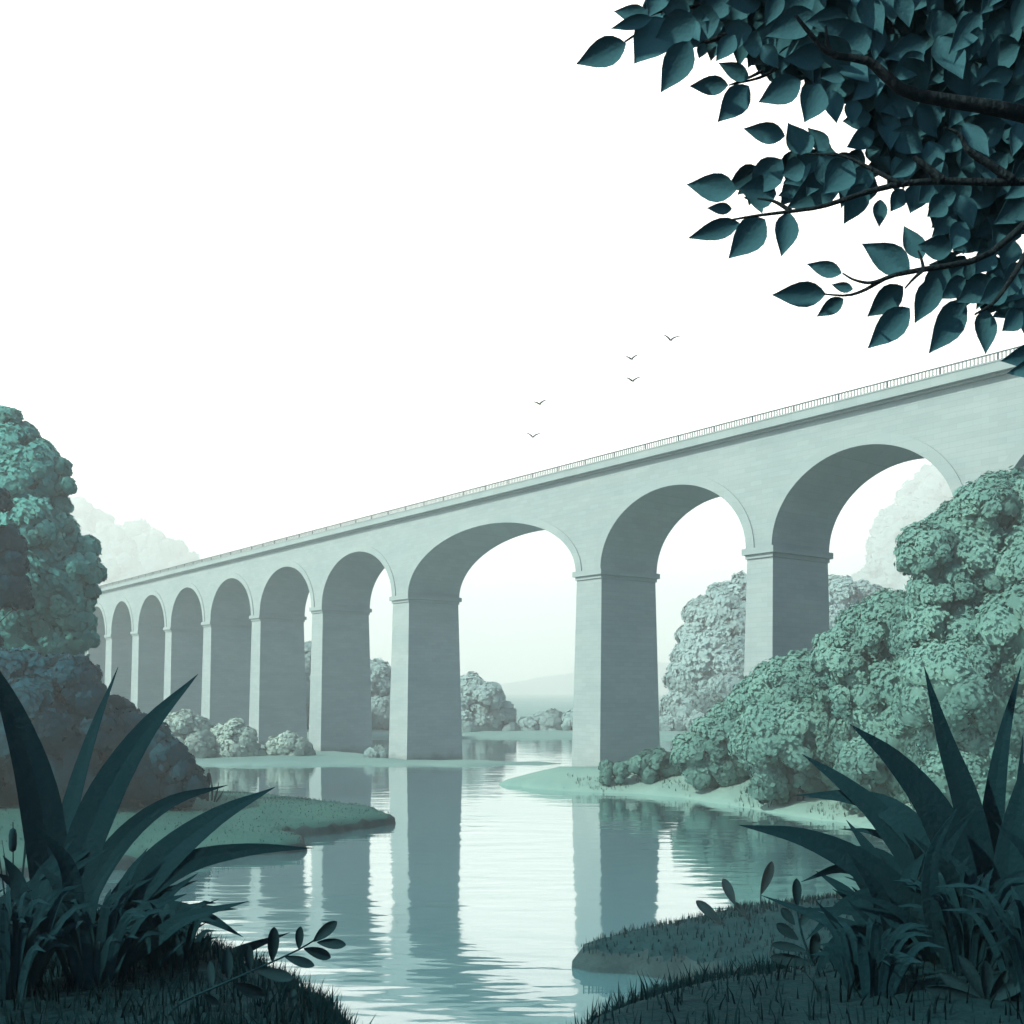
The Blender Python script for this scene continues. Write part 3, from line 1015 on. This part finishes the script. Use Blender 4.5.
def wood(name, label, tops, Y, m, seed):
    """far-off wooded rise that reads as one mass"""
    puffs = []
    rr = random.Random(seed)
    for (x, y, r) in tops:
        puffs.append((at(x, y, Y + rr.uniform(-10, 10)), r * Y / F))
        yy = y + r * 1.1
        while yy < 728:
            puffs.append((at(x + rr.uniform(-.5, .5) * r, yy, Y - 8 + rr.uniform(-12, 6)), r * Y / F * rr.uniform(.9, 1.3)))
            yy += r * 1.2
    v, f, nn = crown_mesh(puffs, 1.8 * Y / F, 22, 40, floor=0.0, soften=0.7)
    o = link_polys(name, v, f, m)
    set_normals(o, nn)
    tag(o, label, 'woods', None, 'stuff')


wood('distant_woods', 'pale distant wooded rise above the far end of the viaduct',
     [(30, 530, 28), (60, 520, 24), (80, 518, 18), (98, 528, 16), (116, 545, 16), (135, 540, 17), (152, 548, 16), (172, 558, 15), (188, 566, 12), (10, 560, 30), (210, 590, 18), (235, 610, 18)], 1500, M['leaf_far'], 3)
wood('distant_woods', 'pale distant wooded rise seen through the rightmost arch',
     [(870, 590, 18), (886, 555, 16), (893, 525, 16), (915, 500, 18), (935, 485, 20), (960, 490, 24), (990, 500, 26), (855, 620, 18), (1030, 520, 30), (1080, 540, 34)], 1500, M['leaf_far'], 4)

# ------------------------------------------------------------------ birds
BG = 'birds flying over the viaduct'
def bird(px, py, span, roll, flap, label, rz):
    a = Acc()
    R = span / 2
    # body: tapered along local y
    prof = [(-.30, .015), (-.22, .05), (-.08, .085), (.06, .085), (.17, .06), (.24, .05), (.30, .02)]
    a.tube([(0, y * R, 0) for y, _ in prof], [r * R for _, r in prof], 8)
    for s in (-1, 1):
        st = [(.05, .16, -.10, .0), (.35, .15, -.11, .16 * flap), (.62, .08, -.11, .26 * flap), (.85, -.01, -.12, .30 * flap), (1.0, -.10, -.14, .30 * flap)]
        vs, fs = [], []
        for (x, y0, y1, z) in st:
            t = 0.12 * (1.15 - x)
            vs += [(s * x * R, y0 * R, (z + t) * R), (s * x * R, y1 * R, z * R), (s * x * R, y1 * R, (z - .004) * R), (s * x * R, y0 * R, (z - t) * R)]
        for i in range(len(st) - 1):
            for k in range(4):
                fs.append((i * 4 + k, i * 4 + (k + 1) % 4, (i + 1) * 4 + (k + 1) % 4, (i + 1) * 4 + k))
        fs += [(3, 2, 1, 0), tuple((len(st) - 1) * 4 + k for k in range(4))]
        a.add(vs, fs)
    a.add([(-.05 * R, -.28 * R, 0), (.05 * R, -.28 * R, 0), (.09 * R, -.46 * R, 0), (-.09 * R, -.46 * R, 0), (0, -.3 * R, .02 * R), (0, -.3 * R, -.02 * R)], [(0, 1, 2, 3), (0, 3, 4), (1, 5, 2)])
    o = a.link('bird', M['bird'], None, True)
    o.location = [float(v) for v in at(px, py, 72)]
    o.rotation_euler = (math.radians(24), roll, rz)
    tag(o, label, 'bird', BG)


bird(671, 340, 1.32, 0.0, 1.45, 'highest bird of the flock, dark wings spread in a level shallow V', 0.25)
bird(632, 359, 1.15, -0.22, 1.3, 'bird with one wing tip raised, directly above another bird in mid flock', 0.3)
bird(633, 381, 1.21, -0.10, 1.3, 'bird directly below another bird in mid flock, over the railing', 0.2)
bird(540, 404, 1.15, -0.22, 1.2, 'tilted bird above the lowest bird on the left side of the flock', 0.3)
bird(533, 437, 1.12, 0.0, 1.5, 'lowest bird of the flock, nearest above the railing', 0.2)

# ------------------------------------------------------------------ grasses
P = scatter_on('grassy_point', 9000, None)
grass('grass', 'short dark grass covering the grassy point', P, (0.12, 0.34), (0.03, 0.06), M['grass_dark'])
P = scatter_on('left_bank', 5000, None, box=((-34, 60), (0, 100)))
grass('grass', 'short green grass on the left bank', P, (0.08, 0.2), (0.04, 0.07), M['grass_green'])
P = scatter_on('right_bank', 3500, 3.0, box=((5, 60), (60, 110)), clump=0.25)
grass('grass', 'sparse pale grass tufts along the right bank edge', P, (0.15, 0.5), (0.05, 0.09), M['grass_mid'])
PTS = []
for k in range(11000):
    Yq = random.uniform(4.5, 10.5); aq = random.uniform(-0.62, -0.125)
    PTS.append((aq * Yq, Yq, hill_z(aq * Yq, Yq)))
for k in range(12000):
    Yq = random.uniform(4.5, 25); aq = random.uniform(0.05, 0.62)
    PTS.append((aq * Yq, Yq, hill_z(aq * Yq, Yq)))
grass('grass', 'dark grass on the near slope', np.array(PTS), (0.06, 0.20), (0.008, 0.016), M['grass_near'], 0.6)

# ------------------------------------------------------------------ foreground plants
def sword_plant(name, label, Yb, blades, fillers, seed, group):
    """blades = [(pixel path base->tip, width px, depth at base, depth at tip)]"""
    rr = random.Random(seed)
    basepx = blades[0][0][0]
    X0 = (basepx[0] - 512) / F * Yb
    base = np.array([X0, Yb, hill_z(X0, Yb) - 0.05])
    root = empty(name, base)
    tag(root, label, 'plant', group)
    for path, wpx, y0, y1 in blades + fillers:
        n = len(path)
        pts = [at(x, y, y0 + (y1 - y0) * (i / (n - 1))) - base for i, (x, y) in enumerate(path)]
        a = Acc()
        blade_mesh(a, pts, wpx * (y0 + y1) / 2 / F, toward=(rr.uniform(-.25, .25), -1, rr.uniform(.1, .5)))
        a.link('blade', M['blade'], root, False)
    return root


FGP = 'dark foreground plants'
left_blades = [
    ([(52, 985), (52, 900), (40, 800), (14, 715), (-22, 640)], 40, 7.2, 6.8),
    ([(56, 980), (56, 890), (70, 810), (92, 735), (118, 667)], 21, 7.3, 7.9),
    ([(58, 985), (74, 880), (103, 800), (146, 730), (198, 674)], 38, 7.0, 7.2),
    ([(64, 985), (84, 905), (120, 842), (170, 802), (228, 785)], 23, 7.2, 8.0),
    ([(70, 990), (112, 920), (160, 862), (215, 818), (275, 787)], 36, 6.9, 6.9),
    ([(74, 995), (118, 915), (180, 866), (245, 850), (314, 848)], 24, 7.1, 7.6),
    ([(78, 1000), (110, 940), (150, 912), (200, 915), (243, 937)], 24, 6.8, 6.6),
    ([(80, 1000), (115, 945), (155, 920), (195, 910), (238, 909)], 20, 6.9, 7.4),
    ([(85, 1015), (115, 980), (150, 955), (185, 945), (217, 937)], 18, 6.7, 6.7),
    ([(90, 1010), (130, 962), (170, 950), (205, 975), (236, 1016)], 28, 6.6, 6.3),
]
lf = []
rr = random.Random(5)
for k in range(88):
    bx = rr.uniform(-70, 165); by = rr.uniform(930, 1050) + max(0, bx - 90) * 0.5
    ln = rr.uniform(60, 150); an = rr.gauss(0.12 + bx * 0.002, 0.5)
    tx, ty = bx + math.sin(an) * ln, by - math.cos(an) * ln
    cv = math.copysign(rr.uniform(4, 16), an)
    d = rr.uniform(6.0, 7.4)
    lf.append(([(bx, by), (bx * .66 + tx * .34 - cv, by * .66 + ty * .34), (bx * .33 + tx * .67 - cv, by * .33 + ty * .67 - 4), (tx + cv, ty)], rr.uniform(12, 24), d, d + rr.uniform(-.3, .4)))
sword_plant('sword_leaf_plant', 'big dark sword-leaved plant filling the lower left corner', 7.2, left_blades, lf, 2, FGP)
right_blades = [
    ([(975, 1010), (984, 900), (968, 810), (945, 740), (924, 666)], 30, 7.2, 7.0),
    ([(992, 1010), (988, 900), (992, 820), (1003, 740), (1021, 666)], 24, 7.1, 7.5),
    ([(970, 1010), (962, 890), (938, 818), (896, 762), (850, 724)], 38, 6.9, 6.7),
    ([(960, 1010), (925, 890), (885, 822), (842, 782), (802, 754)], 26, 7.2, 7.5),
    ([(965, 1010), (945, 885), (905, 822), (858, 798), (796, 795)], 30, 7.0, 7.6),
    ([(960, 1015), (915, 915), (865, 868), (805, 838), (739, 825)], 34, 6.8, 6.6),
    ([(955, 1015), (920, 920), (880, 880), (842, 868), (801, 882)], 18, 6.9, 6.8),
    ([(965, 1000), (935, 880), (905, 848), (872, 832), (839, 829)], 11, 7.5, 7.9),
    ([(960, 1015), (925, 930), (885, 900), (845, 905), (806, 940)], 24, 6.6, 6.3),
    ([(1005, 1015), (1003, 920), (1010, 850), (1022, 790), (1042, 720)], 30, 7.0, 7.2),
    ([(1012, 1015), (1015, 900), (1018, 830), (1020, 780), (1023, 735)], 12, 7.6, 7.8),
    ([(955, 1020), (900, 950), (860, 935), (830, 950), (812, 985)], 22, 6.4, 6.1),
    ([(955, 1015), (915, 900), (890, 862), (865, 850), (838, 848)], 14, 7.4, 7.7),
]
rf = []
for k in range(86):
    bx = rr.uniform(870, 1090); by = rr.uniform(930, 1055)
    ln = rr.uniform(60, 150); an = rr.gauss(-0.15 + (bx - 960) * 0.003, 0.55)
    tx, ty = bx + math.sin(an) * ln, by - math.cos(an) * ln
    cv = math.copysign(rr.uniform(4, 16), an)
    d = rr.uniform(6.0, 7.6)
    rf.append(([(bx, by), (bx * .66 + tx * .34 - cv, by * .66 + ty * .34), (bx * .33 + tx * .67 - cv, by * .33 + ty * .67 - 4), (tx + cv, ty)], rr.uniform(12, 26), d, d + rr.uniform(-.3, .4)))
sword_plant('sword_leaf_plant', 'big dark sword-leaved plant filling the lower right corner', 7.2, right_blades, rf, 3, FGP)


def sedge(label, px, py, Yb, n, seed, hpx):
    rr = random.Random(seed)
    X0 = (px - 512) / F * Yb
    base = np.array([X0, Yb, hill_z(X0, Yb) - 0.04])
    a = Acc()
    for k in range(n):
        an = rr.uniform(0, 2 * math.pi); ln = rr.uniform(.55, 1.0) * hpx * Yb / F
        lean = rr.uniform(.15, .75)
        o0 = np.array([math.cos(an), math.sin(an), 0]) * rr.uniform(0, .12)
        dr = np.array([math.cos(an), math.sin(an) * .7, 0])
        pts = [o0, o0 + dr * ln * lean * .22 + [0, 0, ln * .45], o0 + dr * ln * lean * .6 + [0, 0, ln * .82], o0 + dr * ln * lean * 1.1 + [0, 0, ln * (1.0 - .28 * lean)]]
        blade_mesh(a, pts, rr.uniform(.030, .06), toward=(rr.uniform(-.2, .2), -1, .4), n=10)
    root = empty('sedge_clump', base)
    tag(root, label, 'plant', 'sedge clumps on the near slope')
    a.link('foliage', M['blade'], root)


sedge('dark sedge tuft in the bottom left corner under the big sword-leaved plant', 10, 1010, 5.6, 46, 1, 130)
sedge('dark sedge tuft between the bottom left corner tuft and the arching leafy sprig', 95, 1012, 5.8, 46, 2, 110)
sedge('smaller dark sedge tuft beside the stem of the arching leafy sprig', 168, 1000, 6.3, 40, 3, 80)
sedge('dark sedge tuft at the bottom edge left of the big right plant', 872, 1012, 5.8, 40, 4, 90)
sedge('dark sedge tuft behind the star of long oval leaves', 968, 1006, 6.2, 46, 5, 120)
sedge('dark sedge tuft in the bottom right corner', 1035, 1012, 5.6, 46, 6, 140)


def sprig(name, label, stem, leaves, Y, wpx=12, ox=0, oy=0, sc=1.0, stem_w=1.6, group=None, shape='oval', cat='plant', depth_j=0.06):
    """stem and leaves are given in a zoomed copy of the photo: pixel = origin + scale * coordinate"""
    rr = random.Random(len(name) + int(stem[0][0]))
    g = lambda p, dy=0: at(ox + p[0] * sc, oy + p[1] * sc, Y + dy)
    base = g(stem[0])
    root = empty(name, base)
    tag(root, label, cat, group)
    a = Acc()
    pp = spline([g(p) - base for p in stem], 14)
    a.tube(pp, [stem_w * Y / F * (1 - .55 * i / 13) for i in range(14)], 6)
    a.link('stem', M['blade'], root, True)
    for b, t, wp in leaves:
        q = Acc()
        leaf_surface(q, g(b) - base, g(t, rr.uniform(-depth_j, depth_j)) - base, wp * sc * Y / F, normal=(rr.uniform(-.4, .4), -1, rr.uniform(-.1, .6)), shape=shape)
        q.link('leaf', M['oval'], root, True)
    return root


sprig('oval_leaf_sprig', 'arching dark sprig of oval leaves over the water beside the left plant',
      [(400, 1010), (440, 950), (480, 920), (560, 885), (650, 845), (760, 795), (810, 765)],
      [((545, 890), (536, 822), 24), ((585, 872), (582, 792), 27), ((640, 848), (636, 783), 24), ((697, 824), (702, 737), 30), ((765, 792), (768, 736), 24), ((802, 772), (860, 722), 30),
       ((812, 774), (884, 780), 27), ((778, 790), (848, 812), 30), ((728, 810), (804, 834), 26), ((655, 845), (748, 866), 32), ((598, 878), (678, 914), 36), ((520, 905), (560, 935), 20)],
      5.3, ox=0, oy=640, sc=0.3906, group=FGP)
sprig('oval_leaf_sprig', 'single dark oval leaf standing out of the grass below the arching sprig',
      [(740, 985), (746, 955)], [((746, 952), (752, 892), 24)], 5.4, ox=0, oy=640, sc=0.3906, group=FGP)
sprig('oval_leaf_sprig', 'upright dark sprig with paired oval leaves left of the right plant',
      [(520, 900), (490, 820), (465, 760), (450, 690), (449, 672)],
      [((449, 676), (448, 606), 24), ((443, 722), (410, 680), 24), ((455, 726), (484, 678), 24), ((452, 760), (398, 720), 28), ((472, 787), (386, 770), 24), ((488, 822), (382, 803), 32), ((488, 815), (498, 740), 28), ((500, 850), (540, 800), 24)],
      6.6, ox=620, oy=640, sc=0.3945, group=FGP)
sprig('oval_leaf_sprig', 'lower dark sprig with long oval leaves at the bottom edge right of the grassy point',
      [(620, 1000), (570, 960), (510, 915), (455, 885), (428, 868)],
      [((452, 882), (390, 855), 24), ((472, 900), (372, 900), 28), ((502, 922), (400, 942), 30), ((462, 890), (414, 836), 28), ((490, 902), (464, 836), 28), ((517, 918), (512, 840), 28), ((547, 938), (552, 850), 28), ((577, 962), (588, 885), 28), ((560, 955), (455, 972), 30)],
      6.2, ox=620, oy=640, sc=0.3945, group=FGP)
sprig('spray_leaf_plant', 'low star of long oval leaves in front of the right plant',
      [(930, 985), (930, 915)],
      [((930, 915), (930, 815), 36), ((930, 915), (862, 800), 36), ((928, 918), (810, 845), 34), ((928, 918), (780, 885), 34), ((932, 915), (985, 840), 34), ((934, 918), (1035, 858), 34), ((932, 920), (1050, 905), 34)],
      5.6, ox=620, oy=640, sc=0.3945, group=FGP)
sprig('stalk_leaf', 'leaning oval leaf on a stalk, lowest of the three on the grassy point',
      [(312, 768), (255, 714)], [((256, 716), (194, 660), 27)], 38.5, ox=620, oy=640, sc=0.3945, stem_w=1.1, group='stalked leaves on the grassy point', depth_j=.3)
sprig('stalk_leaf', 'leaning oval leaf on a stalk, middle of the three on the grassy point',
      [(358, 764), (322, 706), (290, 668)], [((292, 672), (262, 604), 25), ((322, 706), (290, 664), 16)], 38.8, ox=620, oy=640, sc=0.3945, stem_w=1.1, group='stalked leaves on the grassy point', depth_j=.3)
sprig('stalk_leaf', 'upright oval leaf on a stalk, tallest and rightmost of the three on the grassy point',
      [(356, 700), (357, 640)], [((357, 645), (387, 563), 28)], 41.0, ox=620, oy=640, sc=0.3945, stem_w=1.1, group='stalked leaves on the grassy point', depth_j=.3)


def bulrush(label, cx, cy, stalks, Y, group=None, name='bulrush'):
    base = at(cx, cy, Y)
    root = empty(name, base)
    tag(root, label, 'reed', group)
    s = Y / F
    for (x0, y0, x1, y1, head) in stalks:
        p0, p1 = at(x0, y0, Y) - base, at(x1, y1, Y + 0.2 * s * 10) - base
        mid = (p0 + p1) / 2 + np.array([0.6 * s, 0, 0])
        if head:
            a = Acc()
            a.tube(spline([p0, mid, p1], 8), [0.9 * s * (1 - .4 * i / 7) for i in range(8)], 6)
            st = a.link('stalk', M['oval'], root, True)
            d = (p1 - p0) / np.linalg.norm(p1 - p0)
            h = Acc()
            q = p1 - d * head * s * 1.25
            h.tube([q + d * head * s * t for t in (0, .08, .3, .7, .92, 1.0)], [r * head * s for r in (.03, .13, .16, .16, .12, .03)], 8)
            h.link('seed_head', M['blade'], st, True)
        else:
            a = Acc()
            blade_mesh(a, [p0, mid, p1], 2.2 * s, n=8, peak=.3)
            a.link('leaf', M['oval'], root, False)


bulrush('slim dark reeds with a seed head beside the lower dark bush', 212, 800,
        [(208, 801, 209, 769, 14), (212, 801, 211, 776, 0), (214, 802, 219, 781, 0), (216, 802, 224, 789, 0), (207, 801, 204, 782, 0)], 76.5)
bulrush('dark bulrush with a fat seed head at the left edge behind the big left plant', 14, 905,
        [(12, 905, 13, 822, 24), (10, 905, 2, 840, 0), (16, 905, 28, 838, 0), (20, 905, 27, 812, 0), (6, 905, -8, 815, 18)], 9.5)

# ------------------------------------------------------------------ overhanging tree
Z1 = 0.4727
def zp(p, Y):
    return at(540 + p[0] * Z1, p[1] * Z1, Y)


tx_, ty_ = 5.4, 5.6
tbase = np.array([tx_, ty_, hill_z(tx_, ty_) - 0.1])
ot = empty('overhanging_tree', tbase)
tag(ot, 'dark tree at the upper right whose large-leaved boughs overhang the view', 'tree')
a = Acc()
tp = spline([tbase, tbase + [-0.12, 0, 2.0], tbase + [0.05, .1, 4.2], tbase + [-.1, .1, 6.5], tbase + [0.1, 0, 9.0]], 16)
a.tube([p - tbase for p in tp], [0.30 * (1.15 - 0.062 * i) for i in range(16)], 14)
a.link('trunk', M['bark_dark'], ot, True)


def bough(paths, Y):
    """first path joins the trunk; the rest fork from it"""
    a = Acc()
    for pth, r0, r1, ya, yb, joined in paths:
        n = len(pth)
        pts = [zp(p, ya + (yb - ya) * i / (n - 1)) for i, p in enumerate(pth)]
        if joined:
            z = pts[0][2]
            tr = min(tp, key=lambda q: abs(q[2] - (z - 0.5)))
            pts = [tr, (tr + pts[0]) / 2 + np.array([0, 0, .08])] + pts
        m_ = 26
        sp = spline(pts, m_)
        a.tube([p - tbase for p in sp], [(r0 * (1 - i / (m_ - 1)) + r1 * i / (m_ - 1)) for i in range(m_)], 8)
    a.link('bough', M['bark_dark'], ot, True)


bough([([(1160, 268), (1060, 250), (960, 228), (870, 214), (775, 194), (720, 150), (688, 127), (615, 114), (575, 75), (540, 32)], .042, .006, 4.15, 4.0, True),
       ([(612, 112), (608, 85), (604, 55)], .010, .004, 4.03, 4.03, False)], 4.7)
bough([([(1160, 372), (1060, 382), (960, 386), (850, 383), (760, 390), (680, 410), (600, 436), (540, 446), (460, 456), (405, 465)], .021, .004, 4.15, 4.1, True),
       ([(850, 382), (820, 355), (790, 332)], .020, .008, 4.12, 4.12, False),
       ([(1000, 382), (955, 350), (908, 320), (888, 285), (855, 268)], .020, .004, 4.13, 4.12, False),
       ([(530, 446), (495, 426), (460, 420)], .009, .003, 4.12, 4.15, False),
       ([(760, 388), (690, 352), (640, 330), (560, 325)], .010, .003, 4.12, 4.2, False)], 4.5)
bough([([(1160, 390), (1070, 440), (1024, 475), (935, 545), (810, 570), (740, 585), (690, 612), (650, 625), (600, 622)], .022, .003, 4.2, 4.12, True),
       ([(745, 584), (700, 598), (665, 592), (640, 578)], .008, .003, 4.12, 4.15, False),
       ([(812, 570), (790, 590), (772, 610)], .008, .003, 4.15, 4.15, False),
       ([(812, 570), (806, 545), (800, 530)], .007, .003, 4.15, 4.15, False)], 4.4)
bough([([(1180, 420), (1090, 470), (1040, 520), (1000, 585), (960, 640), (920, 665)], .026, .004, 4.2, 4.15, True)], 4.4)
bough([([(1150, 60), (1000, 40), (800, 50), (600, 90), (480, 130), (420, 68), (330, 95), (235, 62), (180, 88)], .03, .004, 5.0, 4.35, True),
       ([(520, 130), (470, 162), (400, 180)], .010, .003, 4.6, 4.4, False),
       ([(470, 150), (440, 165), (400, 180)], .008, .003, 4.5, 4.4, False),
       ([(600, 90), (400, 20), (290, 18), (228, 34)], .014, .003, 4.8, 4.4, False)], 4.7)

traced = [
    ((182, 92), (76, 136), 58), ((228, 32), (156, 24), 36), ((236, 38), (150, 60), 28), ((268, 40), (200, 132), 88), ((318, 22), (246, 12), 40), ((318, 88), (256, 195), 66), ((348, 92), (336, 124), 24),
    ((412, 74), (372, 130), 40), ((442, 166), (378, 132), 36), ((398, 180), (316, 182), 38), ((442, 182), (376, 258), 58), ((552, 172), (462, 216), 60), ((592, 178), (560, 258), 66), ((616, 190), (628, 260), 46),
    ((664, 208), (660, 264), 38), ((708, 280), (648, 312), 44), ((330, 40), (240, 88), 70), ((380, 40), (296, 60), 66), ((420, 40), (420, 102), 60), ((470, 90), (430, 100), 50), ((340, 20), (318, 108), 60),
    ((518, 288), (430, 272), 42), ((568, 328), (524, 260), 58), ((610, 318), (566, 270), 36), ((415, 402), (310, 390), 58), ((512, 338), (440, 412), 66), ((500, 410), (420, 400), 66), ((604, 340), (514, 388), 66),
    ((690, 388), (642, 474), 56), ((406, 442), (354, 440), 24), ((422, 472), (313, 504), 42), ((476, 464), (400, 546), 68), ((528, 450), (512, 541), 54), ((640, 368), (524, 440), 74), ((590, 330), (650, 400), 70),
    ((660, 340), (600, 410), 70), ((720, 422), (718, 480), 34), ((770, 400), (742, 448), 40), ((806, 390), (784, 450), 54), ((832, 392), (800, 430), 44), ((560, 350), (512, 370), 50),
    ((638, 578), (564, 558), 34), ((604, 622), (490, 624), 52), ((642, 632), (585, 670), 34), ((662, 612), (616, 602), 22), ((782, 572), (682, 514), 64), ((808, 548), (770, 476), 48), ((872, 528), (800, 518), 50),
    ((768, 606), (692, 670), 58), ((782, 652), (692, 738), 62), ((842, 588), (792, 684), 60), ((862, 566), (810, 640), 60), ((900, 636), (822, 748), 72), ((942, 654), (944, 748), 52), ((1020, 660), (978, 700), 50),
    ((1075, 742), (974, 764), 50), ((1085, 768), (988, 790), 44), ((900, 590), (848, 632), 44), ((960, 590), (880, 640), 60), ((990, 600), (930, 640), 60), ((1030, 610), (985, 650), 56), ((960, 530), (922, 578), 52), ((1005, 510), (980, 570), 50),
    ((1040, 640), (1030, 720), 54), ((700, 250), (640, 256), 40), ((860, 420), (820, 458), 50), ((880, 450), (830, 500), 46), ((900, 470), (870, 528), 50), ((880, 410), (830, 425), 40),
]
crown = Acc()
rr = random.Random(21)
for b, t, wd in traced:
    Yl = rr.uniform(4.2, 4.45)
    leaf_surface(crown, zp(b, Yl) - tbase, zp(t, Yl + rr.uniform(-.05, .05)) - tbase, wd * Z1 * Yl / F, normal=(rr.uniform(-.08, .18), -1, rr.uniform(-.42, -.15)), bend=rr.uniform(-.05, .10), fold=.05)
mass = [(310, -400), (300, 0), (360, 30), (410, 70), (450, 105), (485, 150), (560, 172), (650, 196), (700, 240), (700, 330), (740, 385), (825, 395), (840, 450), (870, 520), (950, 530), (1040, 480), (1400, 470), (1400, -400)]
low = [(870, 590), (1000, 585), (1400, 560), (1400, 700), (1010, 680), (960, 640), (900, 640)]
mp_ = np.array(mass, float)
for poly_, cnt in ((mass, 3100), (low, 170), ([(520, 350), (600, 325), (680, 350), (680, 400), (590, 400), (530, 420)], 40), ([(230, -10), (330, 0), (400, 40), (430, 100), (330, 90), (250, 80)], 50), ([(560, 130), (660, 150), (700, 230), (640, 190), (560, 180)], 40), ([(840, 560), (900, 570), (1040, 560), (1040, 640), (900, 640)], 30), ([(430, 370), (500, 370), (500, 440), (440, 420)], 10)):
    A_ = np.array(poly_, float)
    lo_, hi_ = A_.min(0), A_.max(0)
    k = 0
    while k < cnt:
        q = np.array([rr.uniform(lo_[0], hi_[0]), rr.uniform(lo_[1], hi_[1])])
        if not inside(q[None], A_)[0]: continue
        dd = dist_to_poly(q[None], A_)[0]
        k += 1
        ang = rr.gauss(math.radians(125), .7)
        ln = rr.uniform(70, 115)
        if dd < 45: ln *= .75
        Yl = rr.uniform(4.35, 5.6)
        t = q + np.array([math.cos(ang), math.sin(ang)]) * ln * .5
        b = q - np.array([math.cos(ang), math.sin(ang)]) * ln * .5
        leaf_surface(crown, zp(b, Yl) - tbase, zp(t, Yl + rr.uniform(-.10, .10)) - tbase, ln * rr.uniform(.5, .68) * Z1 * Yl / F, normal=(rr.uniform(-.1, .22), -1, rr.uniform(-.45, -.15)), bend=rr.uniform(-.05, .12), fold=.05)
# the rest of the crown, round the trunk and above the frame
cc0, cr0 = np.array([3.9, 5.4, 14.6]), np.array([4.6, 3.4, 3.0])
k = 0
while k < 3600:
    u = np.array([rr.gauss(0, 1) for _ in range(3)]); u /= np.linalg.norm(u)
    p = cc0 + u * cr0 * rr.uniform(.55, 1.0) * (1 + .18 * math.sin(u[0] * 7) * math.sin(u[2] * 6 + u[1] * 5))
    if p[1] < 1.2: continue
    px_, py_ = 512 + p[0] / p[1] * F, HZ - (p[2] - EYE) / p[1] * F
    q = np.array([(px_ - 540) / Z1, py_ / Z1])
    if not (px_ > 1050 or py_ < -25):
        if p[1] < 4.3 or dist_to_poly(q[None], mp_)[0] < 60 or not inside(q[None], mp_)[0]: continue
    k += 1
    ax_ = np.array([rr.uniform(-.6, .6), rr.uniform(-.6, .6), -rr.uniform(.1, 1)]); ax_ /= np.linalg.norm(ax_)
    ln = rr.uniform(.15, .24)
    leaf_surface(crown, p - tbase - ax_ * ln / 2, p - tbase + ax_ * ln / 2, ln * rr.uniform(.5, .66), normal=u + np.array([0, -.3, .2]), bend=rr.uniform(-.05, .15), fold=.08)
crown.link('crown', M['canopy_leaf'], ot, True)
lim = Acc()
for e in ([6.8, 6.6, 14.6], [6.2, 4.2, 15.2], [3.4, 7.0, 15.4], [3.2, 4.6, 16.3], [5.0, 6.8, 16.6], [7.4, 5.2, 14.0], [1.8, 5.6, 15.0]):
    e = np.array(e); s0 = tp[rr.randint(6, 12)]
    md = (s0 + e) / 2 + np.array([0, 0, .25])
    sp = spline([s0, md, e], 12)
    lim.tube([p - tbase for p in sp], [.085 * (1 - .8 * i / 11) for i in range(12)], 8)
lim.link('bough', M['bark_dark'], ot, True)
